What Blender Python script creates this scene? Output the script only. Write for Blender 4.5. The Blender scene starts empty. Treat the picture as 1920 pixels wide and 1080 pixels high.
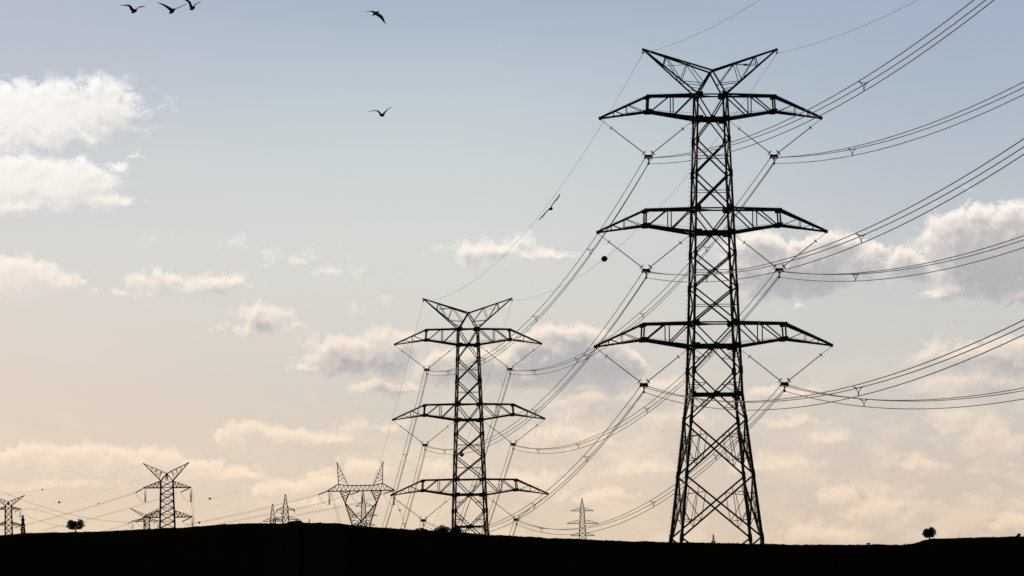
import bpy, math, random
import numpy as np
from mathutils import Vector, Matrix

scene = bpy.context.scene
C = bpy.context.scene.collection
R = math.radians
random.seed(7)
rng = np.random.default_rng(11)

# ------------------------------------------------------------------ camera
FPX = 10667.0                       # 200 mm lens on a 36 mm sensor, in pixels of a 1920 wide picture
PITCH = math.atan(610.0 / FPX)
ROLL = R(0.62)
fw = Vector((0, math.cos(PITCH), math.sin(PITCH)))
r0 = Vector((1, 0, 0))
u0 = Vector((0, -math.sin(PITCH), math.cos(PITCH)))
cr = r0 * math.cos(ROLL) - u0 * math.sin(ROLL)
cu = r0 * math.sin(ROLL) + u0 * math.cos(ROLL)
cd = bpy.data.cameras.new('camera')
cam = bpy.data.objects.new('camera', cd)
C.objects.link(cam)
cd.lens = 200.0
cd.sensor_width = 36.0
cd.clip_start = 0.5
cd.clip_end = 80000.0
M = Matrix.Identity(4)
for i in range(3):
    M[i][0] = cr[i]; M[i][1] = cu[i]; M[i][2] = -fw[i]
cam.matrix_world = M
scene.camera = cam


def ray(px, py):
    return fw + cr * ((px - 960) / FPX) + cu * ((540 - py) / FPX)


def P(px, py, D):
    """world point that stands at depth D (metres north of the camera)"""
    d = ray(px, py)
    return d * (D / d.y)


def azel(px, py):
    d = ray(px, py).normalized()
    return math.degrees(math.atan2(d.x, d.y)), math.degrees(math.asin(d.z))


# ------------------------------------------------------------------ render / view
vs = scene.view_settings
scene.display_settings.display_device = 'sRGB'
vs.view_transform = 'Standard'
vs.look = 'None'
vs.exposure = 0.0
vs.gamma = 1.0
vs.use_curve_mapping = False

SUN_AZ, SUN_EL = -15.0, 7.5         # low sun behind the clouds, just left of the frame

# ------------------------------------------------------------------ world sky


def lin(c):
    out = []
    for v in c:
        v = v / 255.0
        out.append(v / 12.92 if v <= 0.04045 else ((v + 0.055) / 1.055) ** 2.4)
    return (out[0], out[1], out[2], 1.0)


world = bpy.data.worlds.new("World")
scene.world = world
world.use_nodes = True
wt = world.node_tree
wt.nodes.clear()


class NB:
    """small helper for wiring node trees"""
    def __init__(self, tree):
        self.t = tree

    def node(self, typ, **kw):
        n = self.t.nodes.new(typ)
        for k, v in kw.items():
            setattr(n, k, v)
        return n

    def put(self, sock, v):
        if isinstance(v, bpy.types.NodeSocket):
            self.t.links.new(v, sock)
        else:
            sock.default_value = v

    def math(self, op, a, b=None, c=None, clamp=False):
        n = self.node('ShaderNodeMath', operation=op, use_clamp=clamp)
        self.put(n.inputs[0], a)
        if b is not None: self.put(n.inputs[1], b)
        if c is not None: self.put(n.inputs[2], c)
        return n.outputs[0]

    def vmath(self, op, a, b=None, c=None):
        n = self.node('ShaderNodeVectorMath', operation=op)
        self.put(n.inputs[0], a)
        if b is not None: self.put(n.inputs[1], b)
        if c is not None: self.put(n.inputs[2], c)
        return n.outputs[1] if op in ('LENGTH', 'DOT_PRODUCT', 'DISTANCE') else n.outputs[0]

    def smooth(self, x, lo, hi, o0=0.0, o1=1.0):
        n = self.node('ShaderNodeMapRange', interpolation_type='SMOOTHSTEP')
        self.put(n.inputs['Value'], x)
        self.put(n.inputs['From Min'], lo); self.put(n.inputs['From Max'], hi)
        self.put(n.inputs['To Min'], o0); self.put(n.inputs['To Max'], o1)
        return n.outputs[0]

    def maprange(self, x, lo, hi, o0=0.0, o1=1.0):
        n = self.node('ShaderNodeMapRange')
        self.put(n.inputs['Value'], x)
        self.put(n.inputs['From Min'], lo); self.put(n.inputs['From Max'], hi)
        self.put(n.inputs['To Min'], o0); self.put(n.inputs['To Max'], o1)
        return n.outputs[0]

    def ramp(self, x, stops):
        n = self.node('ShaderNodeValToRGB')
        el = n.color_ramp.elements
        while len(el) > 1:
            el.remove(el[-1])
        el[0].position, el[0].color = stops[0]
        for p, c in stops[1:]:
            e = el.new(p); e.color = c
        self.put(n.inputs[0], x)
        return n.outputs[0]

    def mix(self, f, a, b, blend='MIX'):
        n = self.node('ShaderNodeMix', data_type='RGBA', blend_type=blend)
        self.put(n.inputs[0], f)
        self.put(n.inputs[6], a); self.put(n.inputs[7], b)
        return n.outputs[2]

    def noise(self, vec, scale, detail=6.0, rough=0.55, color=False, lac=2.0):
        n = self.node('ShaderNodeTexNoise', noise_dimensions='3D')
        self.put(n.inputs['Vector'], vec)
        n.inputs['Scale'].default_value = scale
        n.inputs['Detail'].default_value = detail
        n.inputs['Roughness'].default_value = rough
        n.inputs['Lacunarity'].default_value = lac
        return n.outputs['Color' if color else 'Fac']


# cumulus banks: (px, py, half width, half height, weight) turned into azimuth and elevation
CLOUDS = [
    (60, 218, 175, 62, 1.25), (170, 205, 105, 55, 0.95), (215, 232, 60, 22, 0.50), (10, 258, 90, 40, 0.80), (20, 340, 110, 55, 1.15),
    (120, 350, 110, 46, 1.10), (195, 378, 70, 22, 0.70), (10, 385, 100, 16, 0.80), (212, 314, 38, 14, 0.55), (55, 284, 24, 12, 0.40),
    (250, 290, 30, 10, 0.30), (20, 522, 100, 40, 1.00), (110, 530, 60, 22, 0.65), (190, 546, 90, 12, 0.22), (300, 530, 60, 32, 0.60),
    (355, 540, 50, 22, 0.50), (415, 530, 60, 25, 0.60), (230, 548, 60, 12, 0.40), (490, 600, 62, 28, 0.60), (480, 618, 80, 16, 0.45),
    (556, 612, 26, 10, 0.30), (560, 490, 70, 26, 0.21), (620, 508, 60, 14, 0.20), (700, 520, 40, 10, 0.12), (425, 455, 26, 14, 0.20),
    (310, 440, 40, 10, 0.14), (670, 572, 40, 14, 0.14), (925, 470, 95, 20, 0.55), (1010, 478, 100, 15, 0.50), (980, 458, 40, 16, 0.40),
    (900, 486, 60, 14, 0.40), (430, 822, 40, 28, 0.75), (480, 815, 60, 26, 0.85), (545, 822, 70, 20, 0.75), (620, 822, 60, 12, 0.50),
    (30, 872, 110, 38, 0.90), (130, 868, 70, 34, 0.80), (215, 872, 70, 34, 0.80), (290, 868, 60, 30, 0.70), (370, 880, 70, 28, 0.72),
    (440, 888, 60, 22, 0.62), (90, 905, 150, 20, 0.62), (530, 918, 80, 22, 0.67), (600, 908, 70, 22, 0.62), (680, 880, 80, 26, 0.57),
    (560, 940, 120, 20, 0.52), (740, 800, 70, 18, 0.30), (680, 800, 40, 14, 0.30), (1790, 670, 90, 32, 0.55), (1880, 672, 110, 46, 0.70),
    (1840, 720, 117, 38, 0.64), (1130, 760, 108, 43.7, 0.79), (1230, 742, 81, 34.2, 0.69), (1080, 820, 108, 32.3, 0.59), (1250, 790, 81, 28.5, 0.59),
    (1440, 738, 54, 19, 0.54), (1490, 790, 72, 13.3, 0.49), (1560, 825, 54, 19, 0.49), (1500, 735, 54, 13.3, 0.44), (1650, 960, 81, 34.2, 0.59),
    (1580, 930, 72, 24.7, 0.54), (1530, 1000, 108, 26.6, 0.49), (1450, 870, 108, 20.9, 0.49), (1850, 830, 72, 43.7, 0.59), (1780, 800, 54, 38, 0.54),
    (1900, 980, 72, 24.7, 0.49), (1720, 870, 72, 19, 0.44), (1000, 900, 108, 24.7, 0.49), (1120, 930, 108, 20.9, 0.49), (1200, 880, 90, 20.9, 0.49),
    (830, 880, 90, 30, 0.42), (640, 674, 82, 42, 0.74), (725, 666, 80, 46, 0.80), (585, 692, 45, 14, 0.60), (730, 724, 80, 18, 0.80),
    (830, 694, 70, 38, 0.85), (975, 668, 34, 36, 0.60), (905, 690, 80, 36, 0.90), (1060, 672, 112, 56, 1.60), (1140, 690, 66, 44, 1.30), (1000, 706, 110, 24, 1.10),
    (1490, 505, 125, 48, 1.50), (1425, 472, 70, 40, 0.80), (1560, 462, 60, 30, 0.75), (1610, 492, 70, 32, 0.85), (1695, 498, 55, 34, 0.80),
    (1640, 470, 36, 22, 0.60), (1410, 540, 60, 34, 0.60), (1500, 566, 26, 12, 0.45), (1855, 475, 112, 84, 1.40), (1795, 425, 44, 44, 0.80),
    (1900, 412, 60, 36, 0.90), (1790, 545, 60, 20, 0.75), (1910, 552, 60, 22, 0.80),
]
# the bank goes on to both sides of the frame in the same manner
for k in range(10):
    side = -1 if k % 2 else 1
    CLOUDS.append((960 + side * random.uniform(1150, 4200), random.uniform(150, 950),
                   random.uniform(90, 220), random.uniform(22, 60), random.uniform(0.4, 1.1)))
PXD = math.degrees(1 / FPX)         # degrees in one pixel



def density_group(blobs):
    """cloud density over azimuth and elevation: soft masses broken up by turbulence"""
    grp = bpy.data.node_groups.new('cloud_density', 'ShaderNodeTree')
    grp.interface.new_socket('Vector', in_out='INPUT', socket_type='NodeSocketVector')
    grp.interface.new_socket('Density', in_out='OUTPUT', socket_type='NodeSocketFloat')
    grp.interface.new_socket('Mass', in_out='OUTPUT', socket_type='NodeSocketFloat')
    g = NB(grp)
    gi = g.node('NodeGroupInput'); go = g.node('NodeGroupOutput')
    pv = gi.outputs[0]
    wn = g.vmath('SUBTRACT', g.noise(pv, 3.4, 4, 0.5, True), (0.5, 0.5, 0.5))
    wn2 = g.vmath('SUBTRACT', g.noise(pv, 11.0, 3, 0.5, True), (0.5, 0.5, 0.5))
    pw = g.vmath('MULTIPLY_ADD', wn, (0.34, 0.22, 0), pv)
    pw = g.vmath('MULTIPLY_ADD', wn2, (0.12, 0.09, 0), pw)
    acc = None
    for (cx, cy, rx, ry, wgt) in blobs:
        a, e = azel(cx, cy)
        ix, iy = 1 / (rx * SIZE * PXD), 1 / (ry * SIZE * PXD)
        v = g.vmath('MULTIPLY_ADD', pw, (ix, iy, 0), (-a * ix, -e * iy, 0))
        m = g.math('MULTIPLY_ADD', g.vmath('LENGTH', v), -wgt, wgt)
        acc = m if acc is None else g.math('SMOOTH_MAX', acc, m, 0.16)
    acc = g.math('MAXIMUM', acc, -0.45)
    b1 = g.math('SUBTRACT', g.noise(pv, 3.6, 8, 0.54), 0.5)
    bil = None
    for sc_, am in ((3.4, 0.85), (8.0, 0.60), (18.0, 0.34), (40.0, 0.18)):
        n_ = g.math('ABSOLUTE', g.math('SUBTRACT', g.noise(pw, sc_, 0, 0.5), 0.5))
        bil = g.math('MULTIPLY', n_, am) if bil is None else g.math('MULTIPLY_ADD', n_, am, bil)
    dn = g.math('MULTIPLY_ADD', b1, 0.95, acc)
    dn = g.math('ADD', g.math('MULTIPLY', bil, 1.25), g.math('SUBTRACT', dn, 0.33))
    grp.links.new(dn, go.inputs[0])
    grp.links.new(acc, go.inputs[1])
    return grp


SIZE = 1.32
w = NB(wt)
tc = w.node('ShaderNodeTexCoord')
dirv = tc.outputs['Generated']
sx = w.node('ShaderNodeSeparateXYZ'); wt.links.new(dirv, sx.inputs[0])
AZ = w.math('MULTIPLY', w.math('ARCTAN2', sx.outputs[0], sx.outputs[1]), 180 / math.pi)
EL = w.math('MULTIPLY', w.math('ARCSINE', sx.outputs[2]), 180 / math.pi)
cv = w.node('ShaderNodeCombineXYZ')
wt.links.new(AZ, cv.inputs[0]); wt.links.new(EL, cv.inputs[1])
pos = cv.outputs[0]

PYS = [1150, 1000, 900, 750, 600, 450, 300, 150, 0]
COLS = {
    'L': [(237, 213, 184), (236, 212, 185), (229, 209, 189), (225, 210, 196), (223, 214, 205), (217, 215, 212), (209, 211, 213), (193, 198, 208), (182, 190, 205)],
    'M': [(229, 208, 183), (228, 208, 185), (223, 207, 189), (215, 207, 196), (217, 213, 206), (215, 217, 213), (205, 212, 213), (189, 201, 210), (167, 183, 199)],
    'R': [(213, 194, 175), (213, 195, 178), (212, 198, 185), (208, 202, 195), (205, 205, 201), (196, 201, 204), (184, 192, 203), (170, 184, 199), (162, 177, 197)],
}
EL_LO, EL_HI = -1.0, 40.0


def elpos(e):
    return (e - EL_LO) / (EL_HI - EL_LO)


elf = w.maprange(EL, EL_LO, EL_HI)
cols = {}
for key, cc in COLS.items():
    st = []
    for py, c in zip(PYS, cc):
        st.append((elpos(azel(960, py)[1]), lin(c)))
    top = cc[-1]
    st.append((elpos(12.0), lin(tuple(v * k for v, k in zip(top, (0.86, 0.92, 0.98))))))
    st.append((elpos(38.0), lin((96, 124, 160))))
    cols[key] = w.ramp(elf, st)
# slow unevenness of the haze, so that the gradient is not a perfect one
soft = w.math('SUBTRACT', w.noise(w.vmath('MULTIPLY', pos, (0.35, 0.8, 1)), 1.0, 3, 0.5), 0.5)
azj = w.math('MULTIPLY_ADD', soft, 2.2, AZ)
sky = w.mix(w.smooth(azj, -5.4, -0.9), cols['L'], cols['M'])
sky = w.mix(w.smooth(azj, -0.9, 4.9), sky, cols['R'])

# thin broken cloud low over the horizon, going all the way round
lowp = w.vmath('MULTIPLY', pos, (0.55, 1.0, 1))
lown = w.noise(lowp, 2.3, 7, 0.58)
lown2 = w.noise(w.vmath('ADD', lowp, (7.3, 2.1, 0)), 5.2, 6, 0.6)
lowd = w.math('MULTIPLY_ADD', lown2, 0.35, lown)
lowa = w.smooth(lowd, 0.62, 0.80)
lowgate0 = w.math('MULTIPLY', w.smooth(EL, 3.0, 1.4), w.smooth(AZ, -2.4, 1.2, 0.35, 1.0))
lowgate = w.math('MULTIPLY', lowgate0, w.smooth(w.noise(w.vmath('MULTIPLY_ADD', pos, (0.5, 1.1, 0), (3.3, 5.1, 0)), 1.0, 2, 0.5), 0.34, 0.60, 0.25, 1.0))
lits = [(elpos(azel(960, py)[1]), lin(c)) for py, c in
        [(1100, (247, 220, 191)), (900, (252, 229, 203)), (700, (249, 231, 213)), (500, (253, 241, 229)), (330, (255, 252, 245)), (150, (255, 254, 250))]]
shds = [(elpos(azel(960, py)[1]), lin(c)) for py, c in
        [(1100, (212, 192, 172)), (900, (210, 194, 180)), (720, (185, 182, 182)), (520, (180, 180, 184)), (330, (220, 208, 202)), (150, (226, 216, 210))]]
LIT = w.ramp(elf, lits)
SHD = w.ramp(elf, shds)
# right half is farther from the sun: its clouds are a shade duller
LIT = w.mix(w.math('MULTIPLY', w.smooth(AZ, -2.0, 4.5, 0.0, 1.0), w.smooth(EL, 3.0, 1.6, 0.06, 0.46)), LIT, w.mix(0.5, LIT, SHD))
sky = w.mix(w.math('MULTIPLY', w.math('MULTIPLY', lowa, lowgate), 0.60), sky, LIT)
lowsh = w.math('MULTIPLY', w.smooth(w.noise(w.vmath('ADD', lowp, (1.7, 9.2, 0)), 2.6, 5, 0.55), 0.52, 0.72), lowgate)
sky = w.mix(w.math('MULTIPLY', lowsh, 0.42), sky, SHD)


clear = sky


def with_clouds(blobs):
    grp = density_group(blobs)

    def dens(offset):
        n = w.node('ShaderNodeGroup'); n.node_tree = grp
        w.put(n.inputs[0], w.vmath('ADD', pos, offset) if offset else pos)
        return n.outputs[0], n.outputs[1]
    d0, m0 = dens(None)
    d1, m1 = dens((-0.028, 0.070, 0))
    rel = w.math('ADD', w.math('MULTIPLY', w.math('SUBTRACT', d0, d1), 0.62), w.math('MULTIPLY', w.math('MULTIPLY', w.math('SUBTRACT', m0, m1), w.smooth(m0, 0.25, 0.75, 1.0, 0.12)), 1.5))
    edge = w.maprange(rel, -0.40, 0.45)
    tau = w.math('MAXIMUM', w.math('SUBTRACT', d0, 0.01), 0.0)
    rate = w.maprange(rel, -0.25, 0.30, -3.6, -13.0)
    rate = w.math('MULTIPLY', rate, w.math('MAXIMUM', w.smooth(AZ, -4.0, -2.4, 0.55, 1.0), w.smooth(EL, 3.6, 2.8)))
    rate = w.math('MULTIPLY', rate, w.smooth(m0, 0.0, 0.45, 0.35, 1.0))
    alpha = w.math('SUBTRACT', 1.0, w.math('EXPONENT', w.math('MULTIPLY', tau, rate)))
    alpha = w.math('MULTIPLY', alpha, w.smooth(m0, 0.02, 0.40, 0.42, 1.0))
    thick = w.math('SUBTRACT', 1.0, w.math('EXPONENT', w.math('MULTIPLY', w.math('MAXIMUM', w.math('SUBTRACT', w.math('MULTIPLY_ADD', d0, 0.5, w.math('MULTIPLY', m0, 0.5)), 0.08), 0.0), -2.6)))
    shade = w.math('MULTIPLY_ADD', edge, -1.25, w.math('MULTIPLY_ADD', thick, 1.45, 0.40), clamp=True)
    shade = w.math('MULTIPLY', shade, w.smooth(EL, 1.7, 2.5, 0.55, 1.0))
    # clouds close to the sun are lit through
    shade = w.math('MULTIPLY', shade, w.math('MAXIMUM', w.smooth(AZ, -5.0, -2.2, 0.28, 1.0), w.smooth(EL, 3.0, 2.0, 0.0, 0.95)))
    c = w.mix(alpha, clear, w.mix(shade, LIT, SHD))
    return c


# away from the sun, and high overhead, the clear sky takes over and grows darker
nish = w.node('ShaderNodeTexSky', sky_type='NISHITA')
nish.sun_disc = False
nish.sun_elevation = R(SUN_EL)
nish.sun_rotation = R(SUN_AZ)
nish.dust_density = 1.5
nishc = w.vmath('MULTIPLY', nish.outputs[0], (0.06, 0.06, 0.06))
sd = Vector((math.sin(R(SUN_AZ)) * math.cos(R(SUN_EL)), math.cos(R(SUN_AZ)) * math.cos(R(SUN_EL)), math.sin(R(SUN_EL))))
ca = w.vmath('DOT_PRODUCT', dirv, tuple(sd))
away = w.smooth(ca, 0.90, 0.25)
high = w.smooth(EL, 9.0, 32.0)
toclear = w.math('MAXIMUM', away, high)
# the cloud fields of four neighbouring quarters of the view, each with its own list, cut where they agree
CUTS = [-1e6, 420, 800, 1300, 1e6]
shader = None
for q in range(4):
    sub = [b for b in CLOUDS if b[0] + b[2] * 1.7 + 90 > CUTS[q] and b[0] - b[2] * 1.7 - 90 < CUTS[q + 1]]
    bg = w.node('ShaderNodeBackground')
    wt.links.new(w.mix(toclear, with_clouds(sub), nishc), bg.inputs[0])
    bg.inputs[1].default_value = 1.0
    if shader is None:
        shader = bg.outputs[0]
    else:
        mx = w.node('ShaderNodeMixShader')
        w.put(mx.inputs[0], w.math('GREATER_THAN', AZ, azel(CUTS[q], 600)[0]))
        wt.links.new(shader, mx.inputs[1]); wt.links.new(bg.outputs[0], mx.inputs[2])
        shader = mx.outputs[0]
wo = w.node('ShaderNodeOutputWorld')
wt.links.new(shader, wo.inputs[0])
world.cycles.sampling_method = 'NONE'
scene.cycles.max_bounces = 3
scene.cycles.diffuse_bounces = 2
scene.cycles.glossy_bounces = 1

# ------------------------------------------------------------------ sun
sl = bpy.data.lights.new('sun', 'SUN')
sl.energy = 2.0
sl.angle = R(0.53)
sl.color = (1.0, 0.86, 0.68)
so = bpy.data.objects.new('sun', sl)
C.objects.link(so)
so.rotation_euler = (-sd).to_track_quat('-Z', 'Y').to_euler()
so.location = (0, 0, 120)

# ------------------------------------------------------------------ materials


def material(name, c0, c1, scale, rough=0.85, metallic=0.0, spec=0.15, bump=0.0):
    m = bpy.data.materials.new(name)
    m.use_nodes = True
    nb = NB(m.node_tree)
    bs = m.node_tree.nodes['Principled BSDF']
    t = nb.node('ShaderNodeTexCoord')
    n = nb.noise(t.outputs['Object'], scale, 6, 0.6)
    nb.put(bs.inputs['Base Color'], nb.ramp(n, [(0.3, (*c0, 1)), (0.72, (*c1, 1))]))
    bs.inputs['Roughness'].default_value = rough
    bs.inputs['Metallic'].default_value = metallic
    bs.inputs['Specular IOR Level'].default_value = spec
    if bump:
        bn = nb.node('ShaderNodeBump')
        bn.inputs['Strength'].default_value = bump
        nb.put(bn.inputs['Height'], n)
        nb.put(bs.inputs['Normal'], bn.outputs[0])
    return m


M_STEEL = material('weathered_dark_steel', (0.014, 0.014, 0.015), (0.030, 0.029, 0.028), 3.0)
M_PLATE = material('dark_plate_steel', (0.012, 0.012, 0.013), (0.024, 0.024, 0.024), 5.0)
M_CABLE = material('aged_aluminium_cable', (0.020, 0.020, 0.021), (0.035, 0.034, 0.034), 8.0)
M_INS = material('brown_glazed_insulator', (0.020, 0.013, 0.010), (0.030, 0.020, 0.015), 6.0, 0.6)
M_BALL = material('faded_dark_red_ball', (0.030, 0.014, 0.011), (0.045, 0.022, 0.016), 4.0, 0.8)
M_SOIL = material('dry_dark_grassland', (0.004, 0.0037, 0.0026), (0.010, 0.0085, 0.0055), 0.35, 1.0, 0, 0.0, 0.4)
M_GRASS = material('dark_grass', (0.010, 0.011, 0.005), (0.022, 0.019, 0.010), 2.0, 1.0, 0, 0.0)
M_LEAF = material('dark_leaves', (0.010, 0.013, 0.006), (0.028, 0.034, 0.014), 1.6, 0.9, 0, 0.05)
M_BARK = material('dark_bark', (0.012, 0.009, 0.007), (0.030, 0.022, 0.016), 6.0, 1.0, 0, 0.0)
M_BIRD = material('dark_feathers', (0.012, 0.012, 0.013), (0.030, 0.030, 0.032), 9.0, 0.9, 0, 0.05)
M_CONC = material('stained_concrete', (0.025, 0.023, 0.021), (0.05, 0.046, 0.042), 3.0, 1.0, 0, 0.0)

# ------------------------------------------------------------------ mesh helpers


class MB:
    def __init__(self):
        self.v = []
        self.f = []

    def add(self, vs_, fs_):
        o = len(self.v)
        self.v += [tuple(p) for p in vs_]
        self.f += [tuple(i + o for i in q) for q in fs_]

    def angle(self, p, q, a, n=(0, -1, 0), t=None):
        """an L-section steel angle from p to q, one flange in the plane whose normal is n"""
        p, q, n = Vector(p), Vector(q), Vector(n)
        d = (q - p)
        if d.length < 1e-6:
            return
        d.normalize()
        s = d.cross(n)
        if s.length < 1e-4:
            s = d.cross(Vector((0.3, 0.5, 0.8)))
        s.normalize()
        n = s.cross(d).normalized()
        t = t or max(a * 0.16, 0.012)
        prof = [(-a / 2, 0), (a / 2, 0), (a / 2, t), (-a / 2 + t, t), (-a / 2 + t, a * 0.9), (-a / 2, a * 0.9)]
        vs_ = [p + s * x - n * y for x, y in prof] + [q + s * x - n * y for x, y in prof]
        fs_ = [(i, (i + 1) % 6, 6 + (i + 1) % 6, 6 + i) for i in range(6)]
        fs_ += [(3, 2, 1, 0), (5, 4, 3, 0), (6, 7, 8, 9), (6, 9, 10, 11)]
        self.add(vs_, fs_)

    def bar(self, p, q, a, b=None, n=(0, -1, 0)):
        p, q, n = Vector(p), Vector(q), Vector(n)
        b = b or a
        d = q - p
        if d.length < 1e-6:
            return
        d.normalize()
        s = d.cross(n)
        if s.length < 1e-4:
            s = d.cross(Vector((0.3, 0.5, 0.8)))
        s.normalize()
        n = s.cross(d).normalized()
        c = [(-a / 2, -b / 2), (a / 2, -b / 2), (a / 2, b / 2), (-a / 2, b / 2)]
        vs_ = [p + s * x + n * y for x, y in c] + [q + s * x + n * y for x, y in c]
        self.add(vs_, [(0, 1, 5, 4), (1, 2, 6, 5), (2, 3, 7, 6), (3, 0, 4, 7), (3, 2, 1, 0), (4, 5, 6, 7)])

    def box(self, c, sx_, sy_, sz_):
        c = Vector(c)
        self.bar(c - Vector((0, 0, sz_ / 2)), c + Vector((0, 0, sz_ / 2)), sx_, sy_)

    def tube(self, pts, rad, n=6, cap=True, up=(0, 0, 1)):
        pts = [Vector(p) for p in pts]
        rad = rad if isinstance(rad, (list, tuple)) else [rad] * len(pts)
        k = len(pts)
        vs_, fs_ = [], []
        for i, p in enumerate(pts):
            d = (pts[min(i + 1, k - 1)] - pts[max(i - 1, 0)]).normalized()
            s = d.cross(Vector(up))
            if s.length < 1e-3:
                s = d.cross(Vector((1, 0.2, 0)))
            s.normalize()
            t = s.cross(d).normalized()
            for j in range(n):
                a = 2 * math.pi * j / n
                vs_.append(p + s * (math.cos(a) * rad[i]) + t * (math.sin(a) * rad[i]))
        for i in range(k - 1):
            for j in range(n):
                fs_.append((i * n + j, i * n + (j + 1) % n, (i + 1) * n + (j + 1) % n, (i + 1) * n + j))
        if cap:
            fs_.append(tuple(range(n - 1, -1, -1)))
            fs_.append(tuple((k - 1) * n + j for j in range(n)))
        self.add(vs_, fs_)

    def torus(self, c, axis, rad, tr, n=16, m=6):
        c, axis = Vector(c), Vector(axis).normalized()
        s = axis.cross(Vector((0.1, 1, 0.2))).normalized()
        t = axis.cross(s)
        vs_, fs_ = [], []
        for i in range(n):
            a = 2 * math.pi * i / n
            e = s * math.cos(a) + t * math.sin(a)
            for j in range(m):
                b = 2 * math.pi * j / m
                vs_.append(c + e * (rad + tr * math.cos(b)) + axis * (tr * math.sin(b)))
        for i in range(n):
            for j in range(m):
                fs_.append((i * m + j, i * m + (j + 1) % m, ((i + 1) % n) * m + (j + 1) % m, ((i + 1) % n) * m + j))
        self.add(vs_, fs_)

    def ball(self, c, r, n=16, m=10, sz=1.0):
        c = Vector(c)
        vs_ = [c + Vector((0, 0, r * sz))]
        for i in range(1, m):
            a = math.pi * i / m
            for j in range(n):
                b = 2 * math.pi * j / n
                vs_.append(c + Vector((math.sin(a) * math.cos(b) * r, math.sin(a) * math.sin(b) * r, math.cos(a) * r * sz)))
        vs_.append(c - Vector((0, 0, r * sz)))
        fs_ = [(0, 1 + j, 1 + (j + 1) % n) for j in range(n)]
        for i in range(m - 2):
            for j in range(n):
                fs_.append((1 + i * n + j, 1 + (i + 1) * n + j, 1 + (i + 1) * n + (j + 1) % n, 1 + i * n + (j + 1) % n))
        l = len(vs_) - 1
        fs_ += [(l, l - n + (j + 1) % n, l - n + j) for j in range(n)]
        self.add(vs_, fs_)

    def obj(self, name, mat, parent=None, smooth=False):
        me = bpy.data.meshes.new(name)
        me.from_pydata(self.v, [], self.f)
        if smooth:
            me.polygons.foreach_set('use_smooth', [True] * len(me.polygons))
        me.materials.append(mat)
        o = bpy.data.objects.new(name, me)
        C.objects.link(o)
        if parent is not None:
            o.parent = parent
        return o


def tag(o, label, cat, group=None):
    o['label'] = label
    o['category'] = cat
    if group:
        o['group'] = group
    return o


def thing(name, label, cat, loc=(0, 0, 0), rz=0.0, group=None):
    o = bpy.data.objects.new(name, None)
    o.empty_display_size = 0.5
    C.objects.link(o)
    o.location = loc
    o.rotation_euler = (0, 0, rz)
    return tag(o, label, cat, group)


def copy_tree(o, parent=None):
    c = o.copy()
    C.objects.link(c)
    c.parent = parent
    for ch in o.children:
        copy_tree(ch, c)
    return c


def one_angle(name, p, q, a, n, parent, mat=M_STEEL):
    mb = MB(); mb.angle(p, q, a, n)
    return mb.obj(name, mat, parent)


# ------------------------------------------------------------------ ground: one sheet, polar round the camera
RIDGE = [(-400, 1010), (0, 1003), (60, 999), (120, 998), (190, 996), (250, 993), (330, 990.5), (370, 987), (420, 983), (500, 981), (535, 981),
         (545, 977.5), (560, 976.5), (570, 980), (600, 980), (635, 980.5), (665, 985), (720, 989), (760, 992), (820, 995), (880, 999), (920, 1002.5),
         (1010, 1007), (1100, 1011), (1180, 1015.5), (1250, 1016), (1330, 1017.5), (1430, 1020), (1600, 1021.5), (1690, 1021.5), (1712, 1019),
         (1730, 1014), (1746, 1010), (1790, 1008.5), (1860, 1007), (1905, 1005.5), (1960, 1007), (2300, 1012)]
RDIST = [(-400, 1500), (0, 1500), (400, 1420), (500, 1300), (580, 1000), (650, 760), (720, 680), (800, 630), (880, 600), (1000, 560), (1150, 494), (1300, 486), (1430, 486),
         (1560, 520), (1680, 900), (1740, 1250), (1920, 1300), (2300, 1300)]
_ra = np.array([azel(a, b) for a, b in RIDGE])
_rd = np.array([(azel(a, 1010)[0], d) for a, d in RDIST])


def ridge_slope(az):
    s = np.tan(np.radians(np.interp(az, _ra[:, 0], _ra[:, 1])))
    far = np.clip((np.abs(az) - 8) / 40, 0, 1)
    return s * (1 - far) + 0.004 * far


def ridge_dist(az):
    return np.interp(az, _rd[:, 0], _rd[:, 1])


def sstep(x):
    x = np.clip(x, 0, 1)
    return x * x * (3 - 2 * x)


_rr = np.random.default_rng(5)
_rn = [(_rr.normal(0, a, int(18 * d)), d) for d, a in ((4, 0.55), (11, 0.40), (31, 0.30), (80, 0.22))]


def rough(az):
    """unevenness of the ridge line, about a pixel at most"""
    out = 0
    for v, d in _rn:
        out = out + np.interp(az, np.linspace(-9, 9, len(v)), v)
    return out / FPX * 0.75


VALLEY = [(0, -20), (700, -40), (1000, -46), (1800, -14), (3000, 0), (5000, 6), (9000, 0), (60000, -10)]


def ground_z(az, r):
    """ground height at an azimuth (degrees) and a distance from the camera"""
    az = np.asarray(az, float); r = np.asarray(r, float)
    s = ridge_slope(az) + rough(az) * (np.abs(az) < 9) * np.clip(r / ridge_dist(az), 0, 1) ** 30
    yc = ridge_dist(az)
    zc = s * yc
    t = np.clip(r / yc, 0, 1)
    zf = -1.7 + (zc + 1.7) * t ** 1.3
    zv = np.interp(r, [a for a, b in VALLEY], [b for a, b in VALLEY])
    k = sstep((r - yc - 14) / 440)
    zb = zc * (1 - k) + zv * k
    return np.where(r <= yc, zf, zb)


def gz(x, y):
    return float(ground_z(math.degrees(math.atan2(x, y)), math.hypot(x, y)))


az_s = np.concatenate([np.linspace(-180, -30, 26)[:-1], np.linspace(-30, -5.6, 30)[:-1], np.linspace(-5.6, 5.6, 1500)[:-1],
                       np.linspace(5.6, 30, 30)[:-1], np.linspace(30, 180, 26)[:-1]])
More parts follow.
